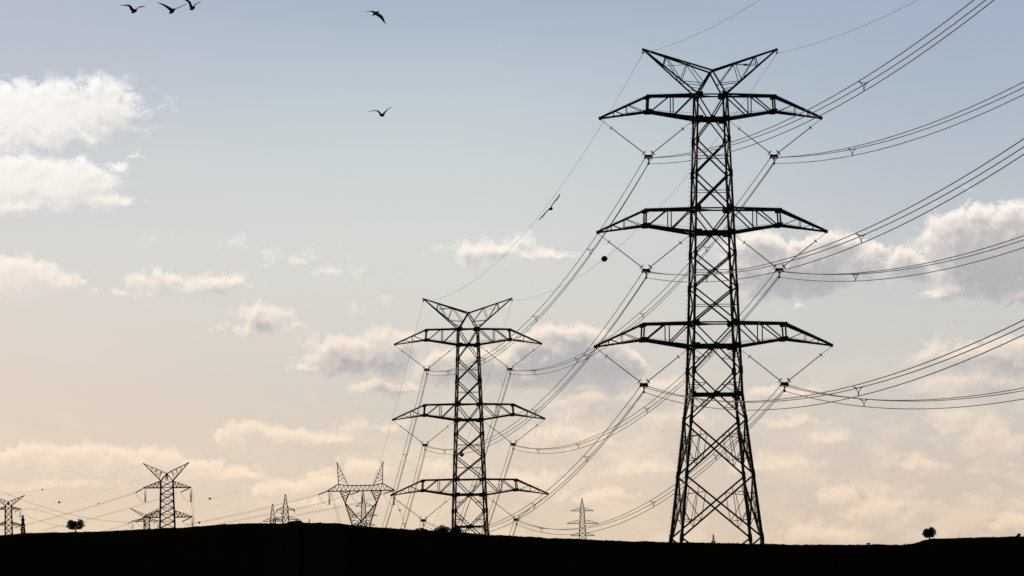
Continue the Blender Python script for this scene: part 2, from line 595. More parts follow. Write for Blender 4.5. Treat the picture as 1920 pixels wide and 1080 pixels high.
# radii follow the ridge so that its line stays sharp
tt = np.concatenate([np.linspace(0.004, 0.8, 20), np.linspace(0.83, 1.0, 12)])
after = np.array([4, 10, 16, 25, 40, 60, 90, 130, 180, 240, 310, 400, 520, 700, 1000, 1500, 2300, 3500, 6000, 12000, 25000, 45000], float)
yc_s = ridge_dist(az_s)
rad = np.concatenate([yc_s[:, None] * tt[None, :], yc_s[:, None] + after[None, :]], axis=1)
zz = ground_z(az_s[:, None], rad)
xx = rad * np.sin(np.radians(az_s))[:, None]
yy = rad * np.cos(np.radians(az_s))[:, None]
na, nr = rad.shape
verts = np.stack([xx, yy, zz], -1).reshape(-1, 3)
ii, jj = np.meshgrid(np.arange(na), np.arange(nr - 1), indexing='ij')
i2 = (ii + 1) % na
faces = np.stack([ii * nr + jj, i2 * nr + jj, i2 * nr + jj + 1, ii * nr + jj + 1], -1).reshape(-1, 4)
vl = [tuple(v) for v in verts.tolist()] + [(0, 0, -1.7)]
fl = [tuple(f)[::-1] for f in faces.tolist()] + [(na * nr, ((i + 1) % na) * nr, i * nr) for i in range(na)]
gm = MB(); gm.v = vl; gm.f = fl
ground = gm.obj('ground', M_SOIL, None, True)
ground['kind'] = 'structure'

# grass standing along the crest of the ridge
ng = 26000
ga = rng.uniform(-5.4, 5.4, ng)
gy = ridge_dist(ga)
gr = gy + rng.uniform(-0.016, 0.008, ng) * gy
gx, gyy = gr * np.sin(np.radians(ga)), gr * np.cos(np.radians(ga))
gzz = ground_z(ga, gr)
_cv = _rr.uniform(0, 1, 900) ** 2
clump = 0.22 + 0.78 * np.interp(ga, np.linspace(-5.5, 5.5, 900), _cv)
hh = rng.gamma(2.0, 0.55, ng) * clump * gr / FPX
hh = np.clip(hh, 0, 3.2 * gr / FPX)
ww = 0.55 * gr / FPX * rng.uniform(0.3, 0.9, ng)
th = rng.uniform(0, math.pi, ng)
le = rng.normal(0, 0.35, (ng, 2)) * hh[:, None]
gv = np.zeros((ng, 3, 3))
gv[:, 0] = np.stack([gx - ww * np.cos(th), gyy - ww * np.sin(th), gzz - 0.02], -1)
gv[:, 1] = np.stack([gx + ww * np.cos(th), gyy + ww * np.sin(th), gzz - 0.02], -1)
gv[:, 2] = np.stack([gx + le[:, 0], gyy + le[:, 1], gzz + hh], -1)
mb = MB()
mb.v = [tuple(p) for p in gv.reshape(-1, 3).tolist()]
mb.f = [(3 * i, 3 * i + 1, 3 * i + 2) for i in range(ng)]
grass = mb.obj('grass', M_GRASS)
grass['kind'] = 'stuff'
grass['label'] = 'short dry grass tufts along the dark ridge line'
grass['category'] = 'grass'

# ------------------------------------------------------------------ the big lattice towers
PPM = 21.5                          # pixels per metre at the near tower
D1 = FPX / PPM
D2 = D1 * 1.52
YAW = R(6.0)


def hy(y):
    return (1018 - y) / PPM


def hw(y):
    px = 27.5 + 0.0325 * (y - 170) if y < 740 else 46 + 0.108 * (y - 740)
    return px / PPM / 0.995


FACES = [((1, 0), (0, -1)), ((-1, 0), (0, 1)), ((0, -1), (-1, 0)), ((0, 1), (1, 0))]   # (along, outward normal)


def fp(face, s, y):
    (ax, ay), (nx, ny) = face
    wv = hw(y)
    return Vector((ax * s * wv + nx * wv, ay * s * wv + ny * wv, hy(y)))


ARM_L = 8.42
TIPS = [220.0, 434.5, 649.0]


def build_tower(label):
    root = thing('transmission_tower', label, 'transmission tower', group='big lattice towers of the near line')
    # legs: spliced steel angles, heavier towards the foot
    for sx_ in (-1, 1):
        for sy_ in (-1, 1):
            mb = MB()
            ys = [172, 325, 540, 740, 890, 1075]
            sz = [0.20, 0.23, 0.26, 0.29, 0.31]
            for a, b, s_ in zip(ys, ys[1:], sz):
                p = Vector((sx_ * hw(a), sy_ * hw(a), hy(a))); q = Vector((sx_ * hw(b), sy_ * hw(b), hy(b)))
                mb.bar(p, q, s_ * 0.80, s_ * 0.80, (sx_, 0, 0))
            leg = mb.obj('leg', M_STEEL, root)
            for y, sw in ((262, 0.22), (325, 0.25), (476, 0.25), (540, 0.27), (695, 0.29), (787, 0.30), (890, 0.31), (1008, 0.33)):
                p = Vector((sx_ * hw(y), sy_ * hw(y), hy(y)))
                tp = Vector((sx_ * (hw(y - 5) - hw(y)), sy_ * (hw(y - 5) - hw(y)), 5 / PPM))
                sp = MB(); sp.bar(p - tp * 1.5, p + tp * 1.4, sw, sw, (sx_, 0, 0))
                sp.obj('splice_plate', M_PLATE, leg)
    # foundations under the four legs
    for sx_ in (-1, 1):
        for sy_ in (-1, 1):
            mb = MB(); q = hw(1075)
            mb.box((sx_ * q, sy_ * q, hy(1075) - 0.5), 1.1, 1.1, 1.0)
            mb.obj('foundation', M_CONC, root)
    for face in FACES:
        n = Vector((face[1][0], face[1][1], 0))

        def br(s1, y1, s2, y2, a, name='brace', inset=0.0):
            p, q = fp(face, s1, y1), fp(face, s2, y2)
            return one_angle(name, p - n * inset, q - n * inset, a, n, root)

        for top, bot in ((176.5, 222), (391, 436), (605.5, 649)):
            br(-1, top, 1, top, 0.13, 'horizontal_bar')
            br(-1, bot, 1, bot, 0.30, 'horizontal_bar')
            br(-1, top, 0, bot, 0.12); br(1, top, 0, bot, 0.12, inset=0.02)
        for bot, a, b, c in ((222, 262, 325, 391), (436, 476, 540, 605.5)):
            br(0, bot, -1, a, 0.12); br(0, bot, 1, a, 0.12, inset=0.02)
            for y1, y2 in ((a, b), (b, c)):
                br(-1, y1, 1, y2, 0.13); br(1, y1, -1, y2, 0.15, inset=0.03)
                br(-1, (y1 + y2) / 2 - 0.5, 1, (y1 + y2) / 2 - 0.5, 0.06, 'thin_brace', 0.05)
        # waist
        br(0, 649, -1, 695, 0.13); br(0, 649, 1, 695, 0.13, inset=0.02)
        br(-1, 695, 0, 740, 0.13); br(1, 695, 0, 740, 0.13, inset=0.02)
        br(-1, 740, 1, 740, 0.24, 'horizontal_bar')
        br(0, 740, -1, 787, 0.13); br(0, 740, 1, 787, 0.13, inset=0.02)
        for sgn in (-1, 1):
            for yc_, y2, yl in ((649, 695, 671), (740, 695, 719), (740, 787, 763)):
                f_ = (yl - yc_) / (y2 - yc_)
                br(sgn, yl, sgn * f_ * hw(y2) / hw(yl), yl, 0.055, 'thin_brace', 0.04)
                br(sgn, yc_ + (y2 - yc_) * 0.12, sgn * f_ * hw(y2) / hw(yl), yl, 0.055, 'thin_brace', 0.05)
        # big lower crosses with their redundant members
        for y1, y2 in ((789, 890), (893, 1008)):
            br(-1, y1, 1, y2, 0.16); br(1, y1, -1, y2, 0.16, inset=0.03)
            A = [fp(face, s_, y1) for s_ in (-1, 1)]; B = [fp(face, s_, y2) for s_ in (-1, 1)]
            tc_ = hw(y1) / (hw(y1) + hw(y2))          # where the diagonals cross
            for k, sgn in ((0, -1), (1, 1)):
                up1 = A[k].lerp(B[1 - k], tc_ * 0.56); up2 = A[k].lerp(B[1 - k], tc_ * 0.28)
                lo1 = B[k].lerp(A[1 - k], (1 - tc_) * 0.50); lo2 = B[k].lerp(A[1 - k], (1 - tc_) * 0.30)
                la = fp(face, sgn, y1 + (y2 - y1) * 0.30); lb = fp(face, sgn, y1 + (y2 - y1) * 0.70); lc = fp(face, sgn, y1 + (y2 - y1) * 0.56)
                for p, q in ((la, up1), (la, lo1), (lb, lo1), (lc, lo2), (up1, lo1), (up2.lerp(up1, 0.25), lo2)):
                    one_angle('thin_brace', p - n * 0.05, q - n * 0.05, 0.06, n, root)
        br(-1, 1008, 0, 1068, 0.15); br(1, 1008, 0, 1068, 0.15, inset=0.02)
        # gusset plates at the joints
        for y, wx, wz in ((176.5, 0.58, 0.50), (222, 0.66, 0.55), (391, 0.58, 0.5), (436, 0.7, 0.55), (605.5, 0.58, 0.5), (649, 0.7, 0.55), (740, 0.36, 0.5), (262, 0.26, 0.4), (476, 0.26, 0.4), (695, 0.3, 0.5)):
            for sgn in (-1, 1):
                p = fp(face, sgn, y) + n * 0.012
                al = Vector((face[0][0], face[0][1], 0))
                p -= al * sgn * (wx * 0.30)
                mb = MB(); mb.bar(p - Vector((0, 0, wz / 2)), p + Vector((0, 0, wz / 2)), wx, 0.02, n)
                mb.obj('gusset_plate', M_PLATE, root)
        for y in (222, 436, 649, 740):
            p = fp(face, 0, y) + n * 0.012
            mb = MB(); mb.bar(p - Vector((0, 0, 0.26)), p + Vector((0, 0, 0.26)), 0.44, 0.02, n)
            mb.obj('gusset_plate', M_PLATE, root)
    # plan bracing inside the body, seen from below
    for y in (176.5, 222, 391, 436, 605.5, 649, 740):
        q = hw(y)
        one_angle('plan_brace', (-q, -q, hy(y) - 0.04), (q, q, hy(y) - 0.04), 0.07, (0, 0, 1), root)
        one_angle('plan_brace', (q, -q, hy(y) - 0.10), (-q, q, hy(y) - 0.10), 0.07, (0, 0, 1), root)
    # step bolts up the left legs
    mb = MB()
    for y in np.arange(186, 1010, 8.5):
        q = hw(y)
        mb.bar((-q - 0.06, q, hy(y)), (-q - 0.30, q, hy(y)), 0.025)
        mb.bar((q + 0.06, q, hy(y + 4)), (q + 0.26, q, hy(y + 4)), 0.022)
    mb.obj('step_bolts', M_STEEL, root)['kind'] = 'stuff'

    # crossarms
    for ty in TIPS:
        for sgn in (-1, 1):
            yt, yb = ty - 43.5, ty + 1.5
            ht, hb = hy(yt), hy(yb)
            e = hw((yt + yb) / 2)
            dep = e * 0.98

            def T(f, sy_):
                z = ht + (hy(ty - 42) - ht) * (f / 0.5) if f <= 0.5 else hy(ty - 42) + (hy(ty - 1.5) - hy(ty - 42)) * ((f - 0.5) / 0.5)
                return Vector((sgn * (e + f * ARM_L), sy_ * max(dep * (1 - f), 0.07), z))

            def Bm(f, sy_):
                z = hb + (hy(ty - 12.5) - hb) * (f / 0.5) if f <= 0.5 else hy(ty - 12.5) + (hy(ty) - hy(ty - 12.5)) * ((f - 0.5) / 0.5)
                return Vector((sgn * (e + f * ARM_L), sy_ * max(dep * (1 - f), 0.07), z))
            mb = MB()
            for sy_ in (-1, 1):
                nn = (0, sy_, 0)
                mb.angle(T(0, sy_), T(0.5, sy_), 0.19, nn)
                mb.angle(T(0.5, sy_), T(1, sy_), 0.19, nn)
                mb.angle(Bm(0, sy_), Bm(0.25, sy_), 0.22, nn)
                mb.angle(Bm(0.25, sy_), Bm(0.5, sy_), 0.22, nn)
                mb.angle(Bm(0.5, sy_), Bm(0.72, sy_), 0.18, nn)
                mb.angle(Bm(0.72, sy_), Bm(1, sy_), 0.15, nn)
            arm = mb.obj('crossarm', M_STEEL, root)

            def st(p, q, a, nn):
                one_angle('strut', p, q, a, nn, arm)
            for sy_ in (-1, 1):
                nn = (0, sy_, 0)
                ins = Vector((0, -0.03 * sy_, 0))
                st(T(0.5, sy_) + ins, Bm(0.51, sy_) + ins, 0.15, nn)
                st(T(0.25, sy_) + ins, Bm(0.25, sy_) + ins, 0.10, nn)
                st(T(0.725, sy_) + ins, Bm(0.725, sy_) + ins, 0.055, nn)
                st(T(0.86, sy_) + ins, Bm(0.86, sy_) + ins, 0.05, nn)
                st(Bm(0.48, sy_) + ins * 2, T(0.27, sy_) + ins * 2, 0.105, nn)
                st(Bm(0.235, sy_) + ins * 2, T(0.02, sy_) + ins * 2, 0.105, nn)
                st(Bm(0.53, sy_) + ins * 2, T(0.71, sy_) + ins * 2, 0.055, nn)
                st(Bm(0.74, sy_) + ins * 2, T(0.85, sy_) + ins * 2, 0.05, nn)
            for f in (0.25, 0.5, 0.725, 0.86):
                st(T(f, -1), T(f, 1), 0.06, (0, 0, 1)); st(Bm(f, -1), Bm(f, 1), 0.06, (0, 0, 1))
            for f1, f2 in ((0, 0.25), (0.25, 0.5), (0.5, 0.725)):
                st(Bm(f1, -1), Bm(f2, 1), 0.05, (0, 0, 1)); st(T(f1, 1), T(f2, -1), 0.05, (0, 0, 1))
            # guard rail wire along the lower chord
            mb = MB()
            zz_ = Vector((0, 0, 0.20))
            for sy_ in (-1, 1):
                mb.bar(Bm(0.02, sy_) + zz_ * 2, Bm(0.48, sy_) + zz_ * 0.6, 0.022)
                mb.bar(Bm(0.52, sy_) + zz_ * 0.8, Bm(0.75, sy_) + zz_ * 0.8, 0.022)
            mb.obj('guard_wire', M_STEEL, arm)
            for sy_ in (-1, 1):
                c = T(0.5, sy_) + Vector((0, 0.0, -0.05)); mb = MB(); mb.bar(c - Vector((0, 0, 0.22)), c + Vector((0, 0, 0.15)), 0.42, 0.02, (0, sy_, 0))
                mb.obj('gusset_plate', M_PLATE, arm)
                c = Bm(0.5, sy_); mb = MB(); mb.bar(c - Vector((0, 0, 0.20)), c + Vector((0, 0, 0.22)), 0.55, 0.02, (0, sy_, 0))
                mb.obj('gusset_plate', M_PLATE, arm)
            mb = MB(); c = Vector((sgn * (e + ARM_L), 0, hy(ty) + 0.02)); mb.bar(c - Vector((0, 0, 0.14)), c + Vector((0, 0, 0.14)), 0.26, 0.24)
            mb.obj('tip_plate', M_PLATE, arm)
            # bristles that keep birds off, too fine to count
            mb = MB()
            rs = random.Random(int(ty) + sgn)
            for sy_ in (-1, 1):
                f = 0.03
                while f < 0.97:
                    hgt = rs.uniform(0.10, 0.24)
                    p = T(f, sy_)
                    lean = Vector((rs.uniform(-0.06, 0.06), rs.uniform(-0.08, 0.08), hgt))
                    mb.bar(p, p + lean, 0.010)
                    if f < 0.7 and rs.random() < 0.75:
                        p = Bm(f, sy_)
                        mb.bar(p, p + lean * 1.2, 0.009)
                    f += rs.uniform(0.008, 0.015)
            sp = mb.obj('bird_spikes', M_STEEL, arm)
            sp['kind'] = 'stuff'

    # the two earth wire horns and the frame they meet on
    J = [Vector((0.06, -1.0, hy(131))), Vector((0.06, 1.0, hy(131.5)))]
    fr = MB()
    fr.angle(J[0], J[1], 0.12, (0, 0, 1))
    for k, sy_ in ((0, -1), (1, 1)):
        for sgn in (-1, 1):
            fr.angle(J[k], (sgn * hw(174) * 0.92, sy_ * hw(174), hy(175)), 0.15, (0, sy_, 0))
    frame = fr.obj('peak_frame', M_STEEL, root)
    for sgn in (-1, 1):
        tip = Vector((sgn * 5.9, 0, hy(89.5)))
        mb = MB()
        tj, tcn = [], []
        for k, sy_ in ((0, -1), (1, 1)):
            t_ = tip + Vector((0, sy_ * 0.07, 0))
            cn = Vector((sgn * hw(174), sy_ * hw(174), hy(175)))
            tj.append((t_, J[k])); tcn.append((t_, cn))
            mb.angle(t_, J[k], 0.16, (0, sy_, 0))
            mb.angle(t_, cn, 0.15, (0, sy_, 0))
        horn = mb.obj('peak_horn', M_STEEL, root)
        for k, sy_ in ((0, -1), (1, 1)):
            nn = (0, sy_, 0)
            ins = Vector((0, -0.03 * sy_, 0))
            L = lambda ab, f: ab[0].lerp(ab[1], f) + ins
            cn = tcn[k][1]
            jm = J[k].lerp(cn, 0.55) + ins
            for p, q, a in ((L(tj[k], .33), L(tcn[k], .377), .08), (L(tj[k], .34), L(tcn[k], .70), .065), (L(tj[k], .645), L(tcn[k], .71), .065),
                            (L(tj[k], .65), jm, .065), (L(tcn[k], .72), jm, .06), (L(tcn[k], .86), J[k].lerp(cn, 0.8) + ins, .05)):
                one_angle('strut', p, q, a, nn, horn)
        for f in (.33, .645):
            one_angle('strut', tj[0][0].lerp(tj[0][1], f), tj[1][0].lerp(tj[1][1], f), 0.06, (0, 0, 1), horn)
        for f in (.377, .71):
            one_angle('strut', tcn[0][0].lerp(tcn[0][1], f), tcn[1][0].lerp(tcn[1][1], f), 0.06, (0, 0, 1), horn)
        one_angle('strut', tcn[0][0].lerp(tcn[0][1], .377), tj[1][0].lerp(tj[1][1], .645), 0.05, (0, 0, 1), horn)
        mb = MB()
        mb.bar(tip - Vector((0, 0, 0.12)), tip + Vector((0, 0, 0.08)), 0.2, 0.2)
        mb.tube([tip, tip + Vector((sgn * 0.02, 0, -0.34))], 0.035, 6)
        mb.torus(tip + Vector((sgn * 0.02, 0, -0.30)), (0, 1, 0), 0.09, 0.03, 10, 5)
        mb.obj('earth_wire_clamp', M_PLATE, horn)
    return root


def add_box(root, sgn):
    """small equipment box on a shelf bar in one horn"""
    for h in root.children:
        if h.name.startswith('peak_horn'):
            xs = [v.co.x for v in h.data.vertices]
            if (sum(xs) > 0) == (sgn > 0):
                mb = MB()
                mb.bar((sgn * 2.25, 0.25, hy(117)), (sgn * 4.05, 0.25, hy(117)), 0.05)
                mb.box((sgn * 3.15, 0.25, hy(118.2)), 0.36, 0.26, 0.15)
                mb.obj('equipment_box', M_PLATE, h)


base1 = P(1343, 1018, D1)
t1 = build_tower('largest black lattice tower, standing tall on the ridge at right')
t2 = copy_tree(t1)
add_box(t1, 1)
add_box(t2, -1)
t1.location = base1
t1.rotation_euler = (0, 0, YAW)
lowc = P(880.5, 927.5, D2)
base2 = lowc - Vector((0, 0, hy(649)))
t2.location = base2
t2.rotation_euler = (0, 0, YAW)
t2['label'] = 'second black lattice tower, smaller, its feet hidden behind the ridge bushes'

# ------------------------------------------------------------------ V insulators
NODE_DROP = 3.28


def build_insulator():
    root = thing('insulator_set', '', 'insulator', group='V shaped insulator sets under the crossarms')
    z0 = NODE_DROP
    for sgn in (-1, 1):
        top = Vector((sgn * (ARM_L / 2 - 0.02), 0, z0 - 0.10)) if sgn > 0 else Vector((-(ARM_L / 2 - 0.28), 0, z0 - 0.22))
        bot = Vector((sgn * 0.16, 0, 0.08))
        d = (bot - top)
        L = d.length
        d.normalize()
        pts, rad = [], []
        pts.append(top); rad.append(0.022)
        s0, s1 = L * 0.23, L * 0.94
        pts.append(top + d * (s0 - 0.02)); rad.append(0.022)
        n = 44
        for i in range(n):
            a = s0 + (s1 - s0) * i / n
            st_ = (s1 - s0) / n
            pts += [top + d * a, top + d * (a + st_ * 0.35), top + d * (a + st_ * 0.5)]
            rad += [0.030, 0.072 if i % 2 else 0.058, 0.030]
        pts += [top + d * s1, bot]; rad += [0.022, 0.022]
        mb = MB(); mb.tube(pts, rad, 8)
        s = mb.obj('insulator_string', M_INS, root, False)
        for a, r_ in ((s0, 0.16), (s1, 0.24)):
            mb = MB(); mb.torus(top + d * a, d, r_, 0.028, 14, 5)
            e = d.cross(Vector((0, 1, 0))).normalized()
            mb.bar(top + d * a - e * r_, top + d * a + e * r_, 0.03)
            mb.obj('corona_ring', M_PLATE, s)
    mb = MB()
    a, b, c = Vector((-0.42, 0, 0.10)), Vector((0.42, 0, 0.10)), Vector((0, 0, -0.42))
    y = 0.022
    mb.add([p + Vector((0, -y, 0)) for p in (a, b, c)] + [p + Vector((0, y, 0)) for p in (a, b, c)],
           [(0, 2, 1), (3, 4, 5), (0, 1, 4, 3), (1, 2, 5, 4), (2, 0, 3, 5)])
    mb.obj('yoke_plate', M_PLATE, root)
    for cx_, cz_ in ((-0.29, -0.16), (0.29, -0.16), (0.0, -0.68)):
        mb = MB()
        mb.bar((cx_ * 1.12, 0, cz_ + 0.22 if cz_ > -0.3 else -0.26), (cx_, 0, cz_), 0.09, 0.06)
        mb.tube([(cx_, -0.22, cz_), (cx_, -0.1, cz_), (cx_, 0.1, cz_), (cx_, 0.22, cz_)], [0.05, 0.115, 0.115, 0.05], 8)
        mb.obj('clamp', M_PLATE, root)
    return root


CLAMPS = [(-0.29, -0.16), (0.29, -0.16), (0.0, -0.68)]
ax_u = Vector((math.cos(YAW), math.sin(YAW), 0))
LEVELS = ['top', 'middle', 'bottom']
SIDES = {-1: 'left', 1: 'right'}
ins0 = None
NODES = {}
for ti, (bs_, tn) in enumerate(((base1, 'largest'), (base2, 'second'))):
    for li, ty in enumerate(TIPS):
        for sgn in (-1, 1):
            e = hw(ty - 21)
            loc = bs_ + ax_u * (sgn * (e + ARM_L / 2)) + Vector((0, 0, hy(ty) - NODE_DROP))
            if ins0 is None:
                ins0 = o = build_insulator()
            else:
                o = copy_tree(ins0)
            o.location = loc
            o.rotation_euler = (0, 0, YAW if sgn > 0 else YAW + math.pi)
            o['label'] = f'V shaped insulator under the {SIDES[sgn]} arm of the {tn} tower\'s {LEVELS[li]} crossarm'
            NODES[(ti, li, sgn)] = loc

# ------------------------------------------------------------------ conductors in triple bundles
S_LINE = 0.0891
KSAG = 3.1e-4


def span_fn(p, kind, q=None, a=-0.08, k=KSAG, end=262.0):
    """position along a span as a function of depth travelled from p"""
    if kind == 'near':
        return lambda t: Vector((p.x + S_LINE * t, p.y - t, p.z + a * t + k * t * t)), end
    if kind == 'mid':
        L = q.y - p.y
        sl_ = (q.z - p.z) / L - k * L
        return lambda t: Vector((p.x + (q.x - p.x) * t / L, p.y + t, p.z + sl_ * t + k * t * t)), L
    return lambda t: Vector((p.x - S_LINE * t, p.y + t, p.z + a * t + k * t * t)), end


def project(pt):
    d = pt.dot(fw)
    return 960 + pt.dot(cr) / d * FPX, 540 - pt.dot(cu) / d * FPX


def t_at_px(fn, end, px):
    ts = np.linspace(0, end, 400)
    xs = [project(fn(t))[0] for t in ts]
    return float(ts[int(np.argmin([abs(x - px) for x in xs]))])


def bundle(fn, end, node, label, spacers, rad=0.031, grp_='triple conductor bundles of the near line'):
    root = thing('conductor_bundle', label, 'power cable', node, 0, grp_)
    ts = list(np.linspace(0, end, 42))
    for ci, (cx_, cz_) in enumerate(CLAMPS):
        off = ax_u * cx_ + Vector((0, 0, cz_))
        jit = (ci - 1) * 0.5e-5
        mb = MB()
        mb.tube([fn(t) - node + off + Vector((0, 0, -jit * t * (end - t))) for t in ts], rad, 6)
        mb.obj('conductor', M_CABLE, root, True)
    for px in spacers:
        t = t_at_px(fn, end, px)
        c = fn(t) - node
        pts = [c + ax_u * a_ + Vector((0, 0, b_)) for a_, b_ in CLAMPS]
        mid = (pts[0] + pts[1] + pts[2]) / 3
        mb = MB()
        for i in range(3):
            inn = mid.lerp(pts[i], 0.62)
            mb.bar(pts[i] + (pts[i] - mid) * 0.12, inn, 0.075, 0.05)
            nx = mid.lerp(pts[(i + 1) % 3], 0.62)
            mb.bar(inn, nx, 0.045, 0.04)
        mb.obj('spacer', M_PLATE, root)
    return root


NEAR_SP = {(0, -1): [1620], (0, 1): [1597], (1, -1): [1325, 1614], (1, 1): [1605], (2, -1): [1322, 1609], (2, 1): [1619]}
MID_SP = {(0, -1): [1107, 1005, 908, 840], (0, 1): [1325, 1206, 1082, 1002], (1, -1): [1100, 1004, 898, 834], (1, 1): [1330, 1213, 1085, 1009], (2, -1): [1101, 1002], (2, 1): [1343, 1225, 1016]}
FAR_SP = {(0, -1): [760], (0, 1): [888], (1, -1): [758], (1, 1): [], (2, -1): [], (2, 1): []}
for (li, sgn), sp in NEAR_SP.items():
    p = NODES[(0, li, sgn)]
    fn, end = span_fn(p, 'near')
    bundle(fn, end, p, f'triple cables curving from the largest tower\'s {LEVELS[li]} {SIDES[sgn]} insulator out of the right side', sp)
for (li, sgn), sp in MID_SP.items():
    p, q = NODES[(0, li, sgn)], NODES[(1, li, sgn)]
    fn, end = span_fn(p, 'mid', q, k=3.3e-4)
    bundle(fn, end, p, f'triple cables sagging between the {LEVELS[li]} {SIDES[sgn]} insulators of the two big towers', sp)
for (li, sgn), sp in FAR_SP.items():
    p = NODES[(1, li, sgn)]
    fn, end = span_fn(p, 'far', a=-0.248)
    bundle(fn, end, p, f'triple cables dropping from the second tower\'s {LEVELS[li]} {SIDES[sgn]} insulator behind the ridge', sp)


def wire(fn, end, label, rad=0.014, n=42, grp_='earth wires of the near line', mat=M_CABLE):
    o0 = fn(0)
    mb = MB()
    mb.tube([fn(t) - o0 for t in np.linspace(0, end, n)], rad, 5)
    o = mb.obj('earth_wire', mat, None, True)
    o.location = o0
    return tag(o, label, 'power cable', grp_)


def marker(pt, r_, label):
    mb = MB(); mb.ball((0, 0, 0), r_, 20, 12)
    o = mb.obj('marker_ball', M_BALL, None, True)
    o.location = pt
    for s_ in (-1, 1):
        mb = MB(); mb.tube([(s_ * r_ * 0.98, 0, 0), (s_ * r_ * 1.25, 0, 0)], [r_ * 0.16, r_ * 0.1], 8)
        mb.obj('collar', M_PLATE, o)
    mb = MB(); mb.torus((0, 0, 0), (0, 0, 1), r_ * 1.0, r_ * 0.05, 20, 5)
    mb.obj('seam', M_PLATE, o)
    return tag(o, label, 'marker ball', 'aerial marker balls on the wires')


for sgn in (-1, 1):
    pk1 = base1 + ax_u * (sgn * 5.92) + Vector((0, 0, hy(89.5) - 0.36))
    pk2 = base2 + ax_u * (sgn * 5.92) + Vector((0, 0, hy(89.5) - 0.36))
    fn, end = span_fn(pk1, 'near', a=-0.072)
    wire(fn, end, f'thin earth wire from the {SIDES[sgn]} horn of the largest tower up to the top edge')
    fn, end = span_fn(pk1, 'mid', pk2, k=3.0e-4)
    wire(fn, end, f'thin earth wire between the {SIDES[sgn]} horns of the two big towers')
    if sgn > 0:
        marker(fn(t_at_px(fn, end, 1133)), 0.34, 'largest round marker ball, on the earth wire between the two big towers')
    fn, end = span_fn(pk2, 'far', a=-0.235)
    wire(fn, end, f'thin earth wire falling from the {SIDES[sgn]} horn of the second tower behind the ridge')
    if sgn > 0:
        marker(fn(t_at_px(fn, end, 866)), 0.33, 'round marker ball seen against the braces of the second tower')

# ------------------------------------------------------------------ distant towers


class Far:
    """a distant lattice tower: coordinates in picture pixels round (px0, py0), turned into metres at distance D"""
    def __init__(self, name, px0, py0, D, label, yaw=0.0, hidden=None, group='distant lattice towers'):
        self.k = D / FPX
        self.px0, self.py0, self.D = px0, py0, D
        self.top = P(px0, py0, D)
        z = gz(self.top.x, self.top.y)
        self.foot = z - self.top.z           # ground below the place where the ridge cuts the tower
        self.root = thing(name, label, 'transmission tower', (self.top.x, self.top.y, self.top.z), yaw, group)
        self.yaw = yaw

    def m(self, px, py, v=0.0):
        return Vector(((px - self.px0) * self.k, v, (self.py0 - py) * self.k))

    def column(self, mb, x0, y0, w0, x1, y1, w1, n, a, leg, d0=None, d1=None):
        """square lattice column from (x0, y0) to (x1, y1), full widths w0 and w1 in pixels"""
        k = self.k
        d0 = w0 if d0 is None else d0
        d1 = w1 if d1 is None else d1
        def corner(f, sx_, sy_):
            x = x0 + (x1 - x0) * f; y = y0 + (y1 - y0) * f
            wv = w0 + (w1 - w0) * f; dv = d0 + (d1 - d0) * f
            return self.m(x + sx_ * wv / 2, y, sy_ * dv / 2 * k)
        for sx_ in (-1, 1):
            for sy_ in (-1, 1):
                mb.bar(corner(0, sx_, sy_), corner(1, sx_, sy_), leg)
        for i in range(n):
            f1, f2 = i / n, (i + 1) / n
            for s_ in (-1, 1):
                mb.bar(corner(f1, -1, s_), corner(f2, 1, s_), a); mb.bar(corner(f1, 1, s_), corner(f2, -1, s_), a)
                mb.bar(corner(f1, s_, -1), corner(f2, s_, 1), a)
                mb.bar(corner(f2, -1, s_), corner(f2, 1, s_), a * 0.8)

    def arm(self, mb, xb, yt, yb, xt, ytip, dep, n, a, ch):
        """tapering crossarm from the body edge xb to its tip xt"""
        k = self.k
        def T(f, s_): return self.m(xb + (xt - xb) * f, yt + (ytip - 0.6 - yt) * f, s_ * dep / 2 * k * (1 - f * 0.95))
        def B(f, s_): return self.m(xb + (xt - xb) * f, yb + (ytip - yb) * f, s_ * dep / 2 * k * (1 - f * 0.95))
        for s_ in (-1, 1):
            mb.bar(T(0, s_), T(1, s_), ch * 0.85); mb.bar(B(0, s_), B(1, s_), ch * 1.3)
            for i in range(n):
                f = i / n
                mb.bar(B(f, s_), T(f + 0.5 / n, s_), a); mb.bar(T(f + 0.5 / n, s_), B(f + 1 / n, s_), a)
        mb.bar(B(0.5, -1), B(0.5, 1), a)

    def line(self, mb, pts, a, v=0.0):
        for p, q in zip(pts, pts[1:]):
            mb.bar(self.m(*p, v), self.m(*q, v), a)

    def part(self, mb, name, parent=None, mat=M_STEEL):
        return mb.obj(name, mat, parent or self.root)


